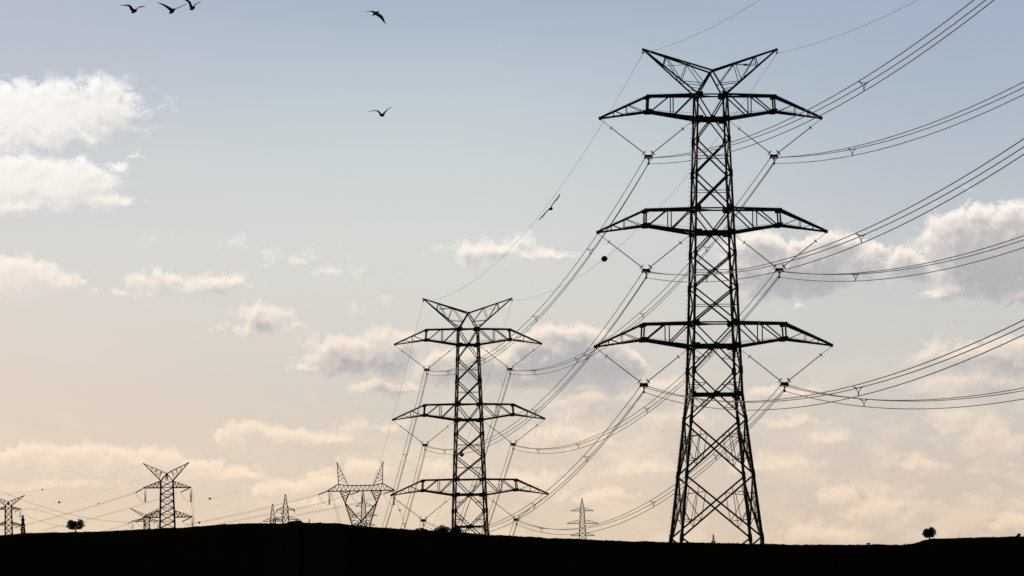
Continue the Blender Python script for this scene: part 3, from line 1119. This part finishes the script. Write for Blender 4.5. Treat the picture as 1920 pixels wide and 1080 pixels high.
def tension_set(T_, xt, yt, dx, dy, sag_x, drop, parent=None):
    """strain strings and a jumper loop hanging from one arm tip"""
    mb = MB()
    for s_ in (-1, 1):
        mb.tube([T_.m(xt, yt, s_ * 0.25), T_.m(xt + dx * 0.15, yt + dy * 0.15, s_ * 0.25), T_.m(xt + dx * 0.95, yt + dy * 0.95, s_ * 0.25), T_.m(xt + dx, yt + dy, 0)], [0.08, 0.21, 0.21, 0.08], 6)
    T_.part(mb, 'strain_insulator', None, M_INS)
    mb = MB()
    ex, ey = xt + dx, yt + dy
    pts = []
    for i in range(13):
        f = i / 12
        x = ex + (xt + sag_x - ex) * f
        y = ey + (yt + drop - ey) * (1 - (1 - f) ** 2.2)
        pts.append(T_.m(x, y, 0))
    mb.tube(pts, 0.05, 5)
    T_.part(mb, 'jumper_loop', None, M_CABLE)
    mb = MB()
    for s_ in (-0.6, 1.6):
        mb.tube([T_.m(xt + sag_x + s_, yt + 1, 0), T_.m(xt + sag_x + s_ * 0.9, yt + drop * 0.5, 0), T_.m(xt + sag_x + s_ * 0.7, yt + drop, 0)], [0.06, 0.13, 0.16], 6)
    T_.part(mb, 'hanging_insulator', None, M_INS)


def horned_tower(F, x0, tipL, tipR, junc, ytop, bw, arms, ybase, hidden_px, tens=True, n=7, sc=1.0):
    """double circuit tension tower with a V of two horns on top"""
    k = F.k
    a, leg = 0.20 * sc, 0.37 * sc
    mb = MB()
    wb = bw[1]
    F.column(mb, x0, ytop, bw[0], x0 + 0.5, ybase, wb, n, a, leg)
    foot_py = F.py0 - F.foot / k
    F.column(mb, x0 + 0.5, ybase, wb, x0 + 1, foot_py, wb * 1.0 + (foot_py - ybase) * 0.16, 4, a, leg)
    F.part(mb, 'body')
    for tip, s_ in ((tipL, -1), (tipR, 1)):
        mb = MB()
        e = x0 + s_ * bw[0] / 2
        dj = bw[0] * 0.3 * k
        db = bw[0] / 2 * k
        for v in (-1, 1):
            tp, jn, cn = F.m(*tip, v * 0.1), F.m(*junc, v * dj), F.m(e, ytop, v * db)
            mb.bar(tp, jn, leg * 0.7); mb.bar(tp, cn, leg * 0.7); mb.bar(jn, cn, leg * 0.7)
            mb.bar(jn, F.m(x0 - s_ * bw[0] * 0.1, ytop, v * db), a)
            for i in range(1, 5):
                f = i / 5
                mb.bar(tp.lerp(jn, f), tp.lerp(cn, f - 0.06), a * 0.7); mb.bar(tp.lerp(jn, f), tp.lerp(cn, f + 0.08), a * 0.7)
        F.part(mb, 'peak_horn')
    for (yt, yb, xl, xr, ytip) in arms:
        for s_, xt in ((-1, xl), (1, xr)):
            f = (yb - ytop) / (ybase - ytop)
            wv = bw[0] + (bw[1] - bw[0]) * f
            mb = MB()
            F.arm(mb, x0 + s_ * wv / 2, yt, yb, xt, ytip, wv, 5, a * 0.8, leg * 0.75)
            F.part(mb, 'crossarm')
            if tens:
                q = tens
                if s_ < 0:
                    tension_set(F, xt, ytip + 1, -14 * q, 7.5 * q, 4 * q, 25 * q if yt < arms[-1][0] or len(arms) == 1 else 16 * q)
                else:
                    tension_set(F, xt - 3, ytip + 1, -17 * q, 7.5 * q, 2 * q, 26 * q if yt < arms[-1][0] or len(arms) == 1 else 16 * q)


def fir_tower(F, x0, ytip, levels, bw, yb, n=9, sc=1.0, drops=False):
    """tapering tower with a pointed top and straight arms"""
    k = F.k
    a, leg = 0.16 * sc, 0.31 * sc
    yfirst = levels[0][0]
    mb = MB()
    F.column(mb, x0, ytip, 0.6, x0, yfirst, bw[0], 3, a * 0.7, leg * 0.8)
    F.part(mb, 'peak')
    mb = MB()
    F.column(mb, x0, yfirst, bw[0], x0 + 0.3, yb, bw[1], n, a, leg)
    foot = F.py0 - F.foot / k
    F.column(mb, x0 + 0.3, yb, bw[1], x0 + 0.3, foot, bw[1] + (foot - yb) * 0.15, 4, a, leg)
    F.part(mb, 'body')
    for (yt, ybot, xl, xr) in levels:
        wv = bw[0] + (bw[1] - bw[0]) * (ybot - yfirst) / max(yb - yfirst, 1)
        for s_, xt in ((-1, xl), (1, xr)):
            mb = MB()
            F.arm(mb, x0 + s_ * wv / 2, yt, ybot, xt, ybot, wv, 2, a * 0.6, leg * 0.62)
            F.part(mb, 'crossarm')
            if drops:
                mb = MB()
                mb.tube([F.m(xt, ybot), F.m(xt - 0.6 * s_, ybot + 2), F.m(xt - 0.9 * s_, ybot + 5)], [0.1, 0.25, 0.25], 6)
                F.part(mb, 'hanging_insulator', None, M_INS)


# horned tension tower on the left
DA = 2133.0
FA = Far('tension_tower', 314, 991, DA, 'horned lattice tower with two crossarms, standing right of the lone left tree')
horned_tower(FA, 313.5, (269, 868.3), (355.2, 867.5), (313.5, 888), 901.5, (22.5, 28), [(902, 914.5, 268.5, 359, 914.8), (957, 970, 268.5, 361.5, 969.8)], 990, 0)
# the one behind it
FB = Far('tension_tower', 274, 991, 3400.0, 'faint horned tower partly hidden behind the left horned tower')
horned_tower(FB, 275, (243.5, 952.5), (298, 954), (273.5, 965), 970, (10, 11), [(971, 977.5, 246, 298, 977.5)], 991, 0, 0.5, 3, 1.05)
# cut by the left edge
FC = Far('tension_tower', 16, 1003, 2960.0, 'horned lattice tower half cut by the left edge of the picture')
horned_tower(FC, 16, (-15.5, 929), (47, 929), (15.6, 941), 948, (11.5, 13.5), [(949.5, 955, -7, 39.8, 955), (978, 984.5, -8, 41, 984.5)], 1001, 0, 0.55, 5, 1.1)

# slim tower seen edge on
FD = Far('slim_tower', 43, 1001, 2500.0, 'slim dark pointed tower seen edge-on beside the left edge tower')
mb = MB(); FD.column(mb, 42.8, 966, 1.2, 43.5, 1000, 7.0, 8, 0.28, 0.45)
FD.column(mb, 43.5, 1000, 7.0, 43.5, FD.py0 - FD.foot / FD.k, 14, 4, 0.3, 0.45); FD.part(mb, 'body')
for y, wv in ((975, 4.5), (985, 6.0)):
    mb = MB()
    for s_ in (-1, 1):
        FD.arm(mb, 43, y - 3, y, 43 + s_ * wv * 0.7, y, 8, 2, 0.25, 0.35)
    FD.part(mb, 'crossarm')

# wine-glass tower behind the second big tower
FE = Far('waisted_tower', 678, 987, 2050.0, 'wide wine-glass shaped lattice tower with two upright horns on the ridge')


def build_waisted(F):
    a, leg = 0.18, 0.33
    o = lambda x, y: (400 + x / 4.8, 840 + y / 4.8)
    k = F.k
    dep = 8 * k
    for s_, pts in ((-1, dict(tip=(1118, 125), out=(1131, 322), inn=(1213, 330))), (1, dict(tip=(1533, 122), out=(1525, 320), inn=(1448, 330)))):
        mb = MB()
        for v in (-1, 1):
            tp = F.m(*o(*pts['tip']), v * 0.08); ou = F.m(*o(*pts['out']), v * dep / 2); inn = F.m(*o(*pts['inn']), v * dep / 2)
            mb.bar(tp, ou, leg * 0.8); mb.bar(tp, inn, leg * 0.7)
            for i in range(1, 6):
                f = i / 6
                mb.bar(tp.lerp(ou, f), tp.lerp(inn, f - 0.12), a * 0.7); mb.bar(tp.lerp(ou, f), tp.lerp(inn, f + 0.06), a * 0.7)
        F.part(mb, 'peak_horn')
    mb = MB()
    top = [(1025, 386), (1130, 322), (1205, 338), (1450, 336), (1525, 320), (1638, 384)]
    bot = [(1025, 388), (1145, 386), (1235, 386), (1330, 386), (1430, 385), (1515, 384), (1638, 386)]
    for v in (-1, 1):
        F.line(mb, [o(*p) for p in top], leg * 0.9, v * dep / 2)
        F.line(mb, [o(*p) for p in bot], leg, v * dep / 2)
        n = 16
        def zt(x):
            return np.interp(x, [p[0] for p in top], [p[1] for p in top])
        xs = np.linspace(1040, 1622, n)
        for i in range(n - 1):
            xm = (xs[i] + xs[i + 1]) / 2
            F.line(mb, [o(xs[i], 386), o(xm, zt(xm)), o(xs[i + 1], 386)], a * 0.8, v * dep / 2)
    F.part(mb, 'bridge_beam')
    foot = (F.py0 - F.foot / k - 840) * 4.8
    for s_ in (-1, 1):
        X = lambda x: x if s_ < 0 else 2660 - x
        mb = MB()
        for v in (-1, 1):
            vv = v * dep / 2
            outer = [(X(1142), 386), (X(1186), 490), (X(1250), 695)]
            inner = [(X(1236), 386), (X(1188), 492), (X(1312), 640), (X(1372), 705)]
            F.line(mb, [o(*p) for p in outer], leg * 1.1, vv); F.line(mb, [o(*p) for p in inner], leg * 1.1, vv)
            for i in range(4):
                f1, f2 = i / 4, (i + 1) / 4
                L1 = lambda f: (X(1142 + 44 * f), 386 + 104 * f); R1 = lambda f: (X(1236 - 48 * f), 386 + 106 * f)
                F.line(mb, [o(*L1(f1)), o(*R1(f2))], a, vv); F.line(mb, [o(*R1(f1)), o(*L1(f2))], a, vv)
            for i in range(9):
                f1, f2 = i / 9, (i + 1) / 9
                L2 = lambda f: (X(1186 + 64 * f), 490 + 205 * f)
                R2 = lambda f: (X(1188 + 124 * f), 492 + 148 * f) if f < 0.72 else (X(1277 + (f - .72) / .28 * 60), 598 + (f - .72) / .28 * 100)
                F.line(mb, [o(*L2(f1)), o(*R2(f2))], a, vv); F.line(mb, [o(*R2(f1)), o(*L2(f2))], a * 0.8, vv)
            # below the waist the leg runs outwards again to its foot
            F.line(mb, [o(X(1250), 695), o(X(1245), foot)], leg * 1.1, vv)
            F.line(mb, [o(X(1372), 705), o(X(1245), foot)], a, vv)
        F.part(mb, 'leg')
    for xt, yt, dx, dy, jx, dr in ((1025, 388, -80, 28, 20, 120), (1318, 390, -80, 28, 22, 110), (1625, 388, -90, 25, 0, 130)):
        x, y = o(xt, yt)
        tension_set(F, x, y, dx / 4.8, dy / 4.8, jx / 4.8, dr / 4.8)


build_waisted(FE)

FG = Far('pointed_tower', 681.5, 988, 3000.0, 'small pointed tower seen through the fork of the wine-glass tower')
fir_tower(FG, 681.7, 920, [(942, 949, 667, 700), (960, 967, 660, 707), (979, 985, 662, 703)], (6, 11), 988, 5, 1.15)
FH = Far('pointed_tower', 511, 981, 3000.0, 'shorter pointed tower, left one of the pair on the hump of the ridge')
fir_tower(FH, 511.4, 944.5, [(971, 977.5, 493, 530)], (8.5, 9.8), 981, 2, 1.2)
FI = Far('pointed_tower', 536, 981, 2300.0, 'taller pointed tower with drooping insulators, right one of the ridge hump pair')
fir_tower(FI, 535.5, 927, [(950, 956, 518.5, 552.5), (968, 974.5, 512, 561)], (8, 12), 981, 3, 1.05, True)
FJ = Far('pointed_tower', 1093, 1012, 2400.0, 'pointed tower with three straight crossarms alone between the two big towers')
fir_tower(FJ, 1092.2, 934, [(952.2, 958, 1071.5, 1113), (974.5, 981.5, 1063.5, 1121.7), (998, 1004.5, 1070, 1115)], (6.6, 13), 1012, 7, 1.0)
FK = Far('pointed_tower', 1338, 1018, 3200.0, 'tiny tower tip peeping over the ridge between the largest tower\'s legs')
mb = MB(); FK.column(mb, 1337.6, 1002, 0.8, 1338, 1019, 4.6, 5, 0.2, 0.34); FK.column(mb, 1338, 1019, 4.6, 1338, FK.py0 - FK.foot / FK.k, 14, 5, 0.2, 0.34); FK.part(mb, 'body')
mb = MB()
for s_ in (-1, 1):
    FK.arm(mb, 1338, 1014.5, 1016.5, 1338 + s_ * 5, 1016.5, 4, 2, 0.16, 0.25)
FK.part(mb, 'crossarm')

# ------------------------------------------------------------------ distant wires


def far_wire(pts, label, D, rad=0.05, pair=0.0, dD=0.0, cat='power cable', name='distant_cable'):
    """a cable through picture points, running from depth D to D + dD"""
    xs = np.array([p[0] for p in pts], float); ys = np.array([p[1] for p in pts], float)
    s = np.concatenate([[0], np.cumsum(np.hypot(np.diff(xs), np.diff(ys)))]); s /= s[-1]
    deg = min(len(pts) - 1, 3)
    cx_, cy_ = np.polyfit(s, xs, deg), np.polyfit(s, ys, deg)
    W = [P(np.polyval(cx_, f), np.polyval(cy_, f), D + dD * f) for f in np.linspace(0, 1, 26)]
    root = thing(name, label, cat, W[0], 0, 'distant overhead cables')
    for d in ((-pair, pair) if pair else (0,)):
        mb = MB(); mb.tube([q - W[0] + Vector((0, 0, d)) for q in W], rad, 5)
        mb.obj('conductor', M_CABLE, root)
    return W


Z = lambda pts, ox, oy, k=4.8: [(ox + x / k, oy + y / k) for x, y in pts]
far_wire(Z([(1220, 402), (885, 502), (785, 545), (600, 595), (200, 695), (0, 745), (-160, 780)], 0, 840), 'pair of distant cables from the left horned tower\'s top left arm', DA, 0.036, 0.2, 300)
far_wire(Z([(1600, 400), (1440, 455), (1120, 555), (760, 650), (560, 700), (380, 740)], 0, 840), 'pair of distant cables passing behind the left horned tower\'s body down to the left tree', DA, 0.032, 0.2, 300)
far_wire(Z([(1200, 668), (1000, 730), (860, 770)], 0, 840), 'distant cables from the left horned tower\'s lower left arm dipping behind the ridge', DA, 0.036, 0.2, 300)
far_wire(Z([(-40, 370), (25, 393), (280, 497), (640, 600), (790, 630), (1180, 668)], 0, 840), 'distant cable from the left edge sagging to the faint tower, upper one of three', 3000, 0.07, 0.0, 400)
far_wire(Z([(185, 560), (250, 540), (470, 605), (640, 648), (790, 672)], 0, 840), 'distant cable above the left tree, middle one of three sagging right', 3000, 0.06, 0.0, 300)
far_wire(Z([(195, 590), (315, 637), (470, 690), (600, 715), (700, 735)], 0, 840), 'distant cable crossing low left of the tree, lowest one of three sagging right', 3000, 0.06, 0.0, 300)
far_wire(Z([(1290, 140), (980, 240), (700, 318), (380, 373), (0, 420)], 0, 840), 'thin distant earth wire from the left horned tower\'s left horn sloping left', DA, 0.015, 0.0, 300)
far_wire(Z([(1705, 140), (1230, 295), (760, 430), (532, 490), (100, 585)], 0, 840), 'thin distant earth wire from the left horned tower\'s right horn sloping left', DA, 0.015, 0.0, 300)
for dx, s in ((0, 'left'), (16, 'right')):
    far_wire(Z([(1712 + dx, 372), (1727 + dx, 540), (1740 + dx, 720)], 0, 840), f'distant cable falling beside the left horned tower\'s right arm tips, {s} one of two', DA, 0.05, 0.0, 150)
far_wire(Z([(945, 420), (450, 545), (0, 645), (-250, 690)], 400, 840), 'pair of distant cables from the wine-glass tower\'s left tip, highest of three spans', 2050, 0.036, 0.2, 100)
far_wire(Z([(1240, 412), (740, 550), (500, 600), (200, 655), (50, 690)], 400, 840), 'pair of distant cables from the wine-glass tower\'s middle, second of three spans', 2050, 0.036, 0.2, 100)
far_wire(Z([(1535, 412), (905, 575), (720, 612), (560, 655)], 400, 840), 'pair of distant cables from the wine-glass tower\'s right side, lowest of three spans', 2050, 0.036, 0.2, 100)
far_wire(Z([(1118, 128), (700, 260), (150, 412), (0, 452), (-130, 478)], 400, 840), 'thin distant earth wire from the wine-glass tower\'s left horn sloping left', 2050, 0.014, 0.0, 100)
far_wire(Z([(1533, 126), (1290, 185), (540, 330), (300, 400)], 400, 840), 'thin distant earth wire from the wine-glass tower\'s right horn sloping left', 2050, 0.012, 0.0, 100)
for dx, s in ((0, 'left'), (16, 'right')):
    far_wire(Z([(1045 + dx, 400), (1098 + dx, 560), (1128 + dx, 680)], 400, 840), f'distant cable falling under the wine-glass tower\'s left arm, {s} one of two', 2050, 0.05, 0.0, 60)
far_wire(Z([(1632, 440), (1678, 560), (1706, 640), (1740, 745)], 400, 840), 'distant cable falling from the wine-glass tower\'s right arm past a marker ball', 2050, 0.05, 0.0, 60)
for px, py, r_, D, lb in ((79.5, 917.8, 1.5, 2330, 'tiny marker ball high above the slim dark tower near the left edge'),
                          (111, 941.7, 2.1, 2330, 'small marker ball in the sky above the lone left tree'),
                          (393.5, 935, 2.1, 2130, 'small marker ball in the sky right of the left horned tower'),
                          (373.5, 980, 2.1, 2110, 'small marker ball just above the ridge right of the left horned tower'),
                          (184.5, 944, 1.2, 2180, 'tiny marker ball on the cables left of the left horned tower'),
                          (527.5, 963, 1.5, 2100, 'tiny marker ball against the taller pointed tower of the hump pair'),
                          (518.7, 969.8, 1.3, 2100, 'tiny marker ball between the two pointed towers of the hump pair'),
                          (749.6, 956.8, 1.8, 2060, 'tiny marker ball between the wine-glass tower and the second tower')):
    marker(P(px, py, D), r_ * D / FPX, lb)

# ------------------------------------------------------------------ trees and bushes


def leaf_cloud(blobs, n, size, seed):
    """leaf-sized faces spread through a crown made of several clumps"""
    rs = np.random.default_rng(seed)
    wts = np.array([b[3] * b[4] * b[5] for b in blobs]); wts /= wts.sum()
    idx = rs.choice(len(blobs), n, p=wts)
    B = np.array(blobs)[idx]
    d = rs.normal(size=(n, 3)); d /= np.linalg.norm(d, axis=1)[:, None]
    r_ = rs.uniform(0, 1, n) ** 0.42 * (1 + rs.normal(0, 0.07, n))
    c = B[:, :3] + d * r_[:, None] * B[:, 3:6]
    a = rs.normal(size=(n, 3)); a /= np.linalg.norm(a, axis=1)[:, None]
    b = np.cross(a, rs.normal(size=(n, 3))); b /= np.linalg.norm(b, axis=1)[:, None]
    s_ = size * rs.uniform(0.6, 1.5, n)[:, None]
    v = np.stack([c - a * s_, c + b * s_ * 0.5, c + a * s_, c - b * s_ * 0.5], 1).reshape(-1, 3)
    mb = MB()
    mb.v = [tuple(p) for p in v.tolist()]
    mb.f = [(4 * i, 4 * i + 1, 4 * i + 2, 4 * i + 3) for i in range(n)]
    return mb


def tree(px, py, D, blobs_px, label, seed, trunk_px=2.0, n=2600, name='lone_tree', leaf=0.9):
    k = D / FPX
    p = P(px, py, D)
    z = gz(p.x, p.y)
    root = thing(name, label, 'tree', (p.x, p.y, p.z))
    rs = random.Random(seed)
    blobs = [((x - px) * k, rs.uniform(-0.25, 0.25) * rx * k, (py - y) * k, rx * k, rx * k * 0.9, ry * k) for x, y, rx, ry in blobs_px]
    core = list(blobs)
    for q in range(34):
        b = rs.choice(core)
        a = rs.uniform(-0.5, math.pi + 0.5)
        e = rs.uniform(0.85, 1.12)
        r_ = rs.uniform(1.1, 2.6) * k
        blobs.append((b[0] + math.cos(a) * b[3] * e, b[1] + rs.uniform(-0.6, 0.6) * b[4], b[2] + math.sin(a) * b[5] * e, r_, r_, r_ * 0.8))
    mb = MB()
    fork = Vector(((sum(b[0] for b in core) / len(core)) * 0.3, 0, min(b[2] - b[5] for b in core) * 0.9 + 0.1))
    mb.tube([(0, 0, min(z - p.z, 0) - 0.3), (0, 0, fork.z * 0.3), fork], [trunk_px * 0.75 * k, trunk_px * 0.55 * k, trunk_px * 0.5 * k], 8)
    for b in core:
        e = Vector(b[:3])
        m_ = fork.lerp(e, 0.5) + Vector((rs.uniform(-0.1, 0.1), rs.uniform(-0.1, 0.1), 0.06))
        mb.tube([fork, m_, e], [trunk_px * 0.36 * k, trunk_px * 0.24 * k, trunk_px * 0.08 * k], 6)
        for q in range(5):
            d = Vector((rs.uniform(-1, 1) * b[3], rs.uniform(-1, 1) * b[4], rs.uniform(-0.4, 1) * b[5])) * 0.9
            mb.tube([m_, m_.lerp(e + d, 0.6), e + d], [trunk_px * 0.16 * k, trunk_px * 0.09 * k, trunk_px * 0.03 * k], 5)
    mb.obj('trunk', M_BARK, root)
    lc = leaf_cloud(blobs, n, leaf * k, seed)
    lc.obj('crown', M_LEAF, root)
    return root


tree(141.5, 998.5, 1490, [(133, 980.5, 6.5, 6), (150.5, 979.5, 6.5, 6), (129.5, 986, 5, 4.5), (135, 990, 6, 3.6), (153, 985.5, 4.5, 4.5), (148, 990, 5.5, 3.4), (141, 983.5, 8, 6)],
     'round leafy tree alone on the ridge at left', 3, 2.2, 3800, leaf=0.95)
tree(1742.5, 1011, 1248, [(1738.5, 997, 7.5, 6), (1747, 994.5, 6.5, 6.4), (1735.5, 1000.5, 5, 5), (1738, 1004.2, 6.5, 4.2), (1745, 1005, 5, 3), (1751, 999.5, 4, 4), (1742, 1000, 7, 6), (1754, 1001.8, 2.2, 1.0)],
     'round leafy tree alone on the mound at far right', 5, 2.4, 4300, leaf=0.95)


def bush(px, py, D, blobs_px, label, seed, n=1500):
    k = D / FPX
    p = P(px, py, D)
    z = gz(p.x, p.y)
    root = thing('bush', label, 'bush', (p.x, p.y, z), 0, 'bushes on the ridge')
    rs = random.Random(seed)
    off = p.z - z
    blobs = [((x - px) * k, rs.uniform(-0.3, 0.3) * rx * k, (py - y) * k + off, rx * k, rx * k * 0.9, ry * k) for x, y, rx, ry in blobs_px]
    mb = MB()
    for b in blobs:
        for q in range(3):
            e = Vector((b[0] + rs.uniform(-.5, .5) * b[3], b[1], b[2] + rs.uniform(0, .6) * b[5]))
            mb.tube([(rs.uniform(-.1, .1), 0, -0.2), e * 0.5 + Vector((0.03, 0, 0.02)), e], [0.9 * k, 0.6 * k, 0.2 * k], 5)
    mb.obj('stems', M_BARK, root)
    leaf_cloud(blobs, n, 0.85 * k, seed).obj('foliage', M_LEAF, root)
    return root


bush(828, 998, 618, [(820, 994.5, 6.5, 6), (829, 991, 8.5, 7), (838, 993.5, 8, 6.5), (828, 997, 12, 6)], 'wide dark bush on the ridge left of the second tower', 21, 3600)
bush(855, 999, 612, [(848, 996, 5, 5), (855, 992.5, 7.5, 6), (862, 995, 5.5, 5.5), (856, 998, 9, 6)], 'smaller dark bush in front of the second tower\'s left leg', 22, 3000)
bush(1911, 1007, 1290, [(1910.5, 1003.2, 3.4, 3), (1912, 1001.8, 2.6, 2), (1907, 1005.5, 3.5, 1.8)], 'small shrub on the mound by the right edge', 23, 700)
bush(1628, 1022, 640, [(1627, 1019.5, 2.4, 1.3), (1630, 1019.2, 2.0, 1.2)], 'tiny low shrub on the flat ridge left of the right tree', 24, 320)
bush(788, 993.5, 640, [(783, 992, 4, 1.8), (791, 992, 5, 2.2), (797, 993.5, 5, 1.8)], 'low scrub on the ridge under the second tower\'s lowest left insulator', 25, 600)
bush(560, 979, 1080, [(556, 977.5, 4, 1.8), (563, 977.8, 3, 1.8)], 'low shrub on top of the ridge hump beside the pointed towers', 26, 500)

pp = P(580, 980.5, 985)
post = thing('marker_post', 'short square post standing on the ridge right of the hump', 'post', (pp.x, pp.y, gz(pp.x, pp.y)))
hgt = pp.z - gz(pp.x, pp.y) + 7.0 * 985 / FPX
mb = MB(); mb.bar((0, 0, -0.2), (0, 0, hgt - 0.14), 0.16, 0.16); mb.obj('shaft', M_CONC, post)
mb = MB(); mb.bar((0, 0, hgt - 0.14), (0, 0, hgt), 0.22, 0.22); mb.obj('cap', M_CONC, post)

# ------------------------------------------------------------------ gulls
D_BIRD = 300.0


def bird(px, py, z, lw, rw, body, label, seed):
    """z: zoom factor of the sketch; lw, rw: wing lines (x, y, thickness, depth) from shoulder to tip; body: tail to beak (x, y, radius, depth)"""
    k = D_BIRD / FPX
    c = P(px, py, D_BIRD)
    bm_ = MB()

    def ring(pts, squash):
        vs_, fs_ = [], []
        n = 10
        K = len(pts)
        ps = [Vector((x / z * k, d, -y / z * k)) for x, y, _, d in pts]
        for i, (x, y, t, d) in enumerate(pts):
            tg = (ps[min(i + 1, K - 1)] - ps[max(i - 1, 0)]).normalized()
            dep = Vector((0.25, 1, 0.05)).normalized()
            nrm = tg.cross(dep)
            if nrm.length < 0.2:
                nrm = Vector((0, 0, 1)).cross(tg)
            nrm.normalize()
            dep = nrm.cross(tg).normalized()
            ht_ = max(t / z * k / 2 * 1.2, 0.009)
            dp = ht_ if squash is None else squash[i]
            for j in range(n):
                a = 2 * math.pi * j / n
                vs_.append(ps[i] + nrm * (math.cos(a) * ht_) + dep * (math.sin(a) * dp))
        for i in range(K - 1):
            for j in range(n):
                fs_.append((i * n + j, i * n + (j + 1) % n, (i + 1) * n + (j + 1) % n, (i + 1) * n + j))
        fs_.append(tuple(range(n - 1, -1, -1))); fs_.append(tuple((K - 1) * n + j for j in range(n)))
        bm_.add(vs_, fs_)

    ring(body, None)
    for wpts in (lw, rw):
        n = len(wpts)
        ring(wpts, [max(0.075 * (1 - (i / (n - 1)) ** 1.6), 0.008) for i in range(n)])
    o = bm_.obj('gull', M_BIRD, None, True)
    rm = o.modifiers.new('skin', 'REMESH')
    rm.mode = 'VOXEL'
    rm.voxel_size = 0.0085
    rm.use_smooth_shade = True
    dg = bpy.context.evaluated_depsgraph_get()
    me = bpy.data.meshes.new_from_object(o.evaluated_get(dg))
    o.modifiers.clear()
    old = o.data
    o.data = me
    bpy.data.meshes.remove(old)
    me.name = 'gull'
    o.location = c
    tag(o, label, 'bird', 'gulls in flight')
    return o


# sketches are measured relative to each bird's middle
bird(251, 20, 8.727, [(-10, -4, 46, 0), (-38, -28, 46, -.02), (-62, -72, 36, -.05), (-92, -88, 24, -.03), (-150, -92, 15, .0), (-218, -94, 8, .03)],
     [(8, -8, 30, 0), (40, -24, 10, .05), (70, -52, 10, .1), (100, -66, 16, .14), (140, -72, 15, .17), (182, -75, 9, .2)],
     [(-52, 28, 8, .22), (-30, 26, 24, .12), (-5, 14, 46, 0), (22, 4, 48, -.1), (40, 0, 34, -.2), (50, 4, 10, -.27)],
     'gull with drooped wings at top left, leftmost of the three', 1)
bird(323, 20, 8.727, [(-14, -10, 50, 0), (-60, -46, 40, -.02), (-110, -78, 30, -.04), (-170, -110, 20, -.03), (-215, -130, 12, 0), (-246, -144, 8, .02)],
     [(20, -10, 30, 0), (55, -34, 10, .04), (100, -54, 9, .08), (155, -76, 9, .12), (200, -102, 9, .15), (246, -120, 6, .18)],
     [(-58, 34, 10, .22), (-36, 32, 30, .12), (-8, 14, 54, 0), (16, -4, 48, -.1), (34, -16, 30, -.18), (42, -20, 8, -.24)],
     'gull with wide straight wings at top, middle one of the three', 2)
bird(360, 15.5, 8.727, [(-8, -10, 44, 0), (-22, -46, 40, -.02), (-36, -92, 38, -.04), (-66, -122, 32, -.03), (-110, -146, 24, 0), (-150, -160, 14, .02), (-190, -168, 8, .03)],
     [(18, -14, 26, 0), (36, -42, 16, .04), (60, -68, 12, .08), (90, -90, 10, .12), (128, -104, 9, .15), (156, -108, 5, .17)],
     [(-50, 16, 8, .2), (-26, 14, 22, .1), (0, 8, 44, 0), (24, -2, 40, -.1), (42, -8, 24, -.18), (56, -6, 7, -.24)],
     'gull with raised wings at the top edge, rightmost of the three', 3)
bird(705, 25, 15.43, [(-20, -14, 70, 0), (-70, -36, 54, .02), (-110, -62, 36, .04), (-165, -68, 22, .07), (-230, -58, 12, .1), (-300, -60, 9, .12), (-350, -78, 5, .13)],
     [(20, 20, 80, 0), (90, 60, 84, -.03), (160, 118, 84, -.06), (205, 190, 62, -.09), (240, 255, 36, -.1), (275, 300, 16, -.1), (305, 318, 7, -.1)],
     [(-118, 50, 14, .2), (-86, 40, 34, .14), (-30, 10, 66, .04), (25, -14, 60, -.06), (60, -38, 40, -.14), (92, -44, 14, -.2)],
     'gull banking with one wing hanging down at top centre', 4)
bird(716.5, 216, 15.43, [(-20, -10, 54, 0), (-60, -50, 50, -.02), (-100, -100, 44, -.04), (-150, -132, 30, -.02), (-220, -136, 18, .02), (-300, -130, 16, .05), (-400, -112, 10, .08)],
     [(24, -20, 48, 0), (62, -64, 40, .04), (110, -124, 30, .08), (160, -172, 22, .11), (220, -212, 16, .14), (288, -246, 9, .16)],
     [(-82, -2, 12, .2), (-40, 0, 52, .1), (0, 8, 72, 0), (36, -2, 62, -.1), (62, -12, 26, -.2), (72, -12, 8, -.26)],
     'lone gull flying below the others at upper centre', 5)
bird(1032.4, 391, 13.5, [(-20, 4, 30, 0), (-80, 46, 18, .02), (-130, 102, 20, .04), (-180, 168, 28, .05), (-250, 238, 24, .06), (-320, 300, 8, .07)],
     [(8, -20, 24, 0), (30, -72, 16, -.02), (70, -130, 18, -.04), (140, -214, 26, -.05), (195, -280, 28, -.06), (232, -336, 22, -.07), (236, -376, 8, -.08)],
     [(-46, 22, 18, .2), (-24, 18, 40, .12), (0, 8, 66, 0), (20, 6, 62, -.1), (34, 10, 40, -.2), (38, 14, 14, -.27)],
     'gull gliding on edge with wings slanting beside the earth wire', 6)

bpy.context.view_layer.update()
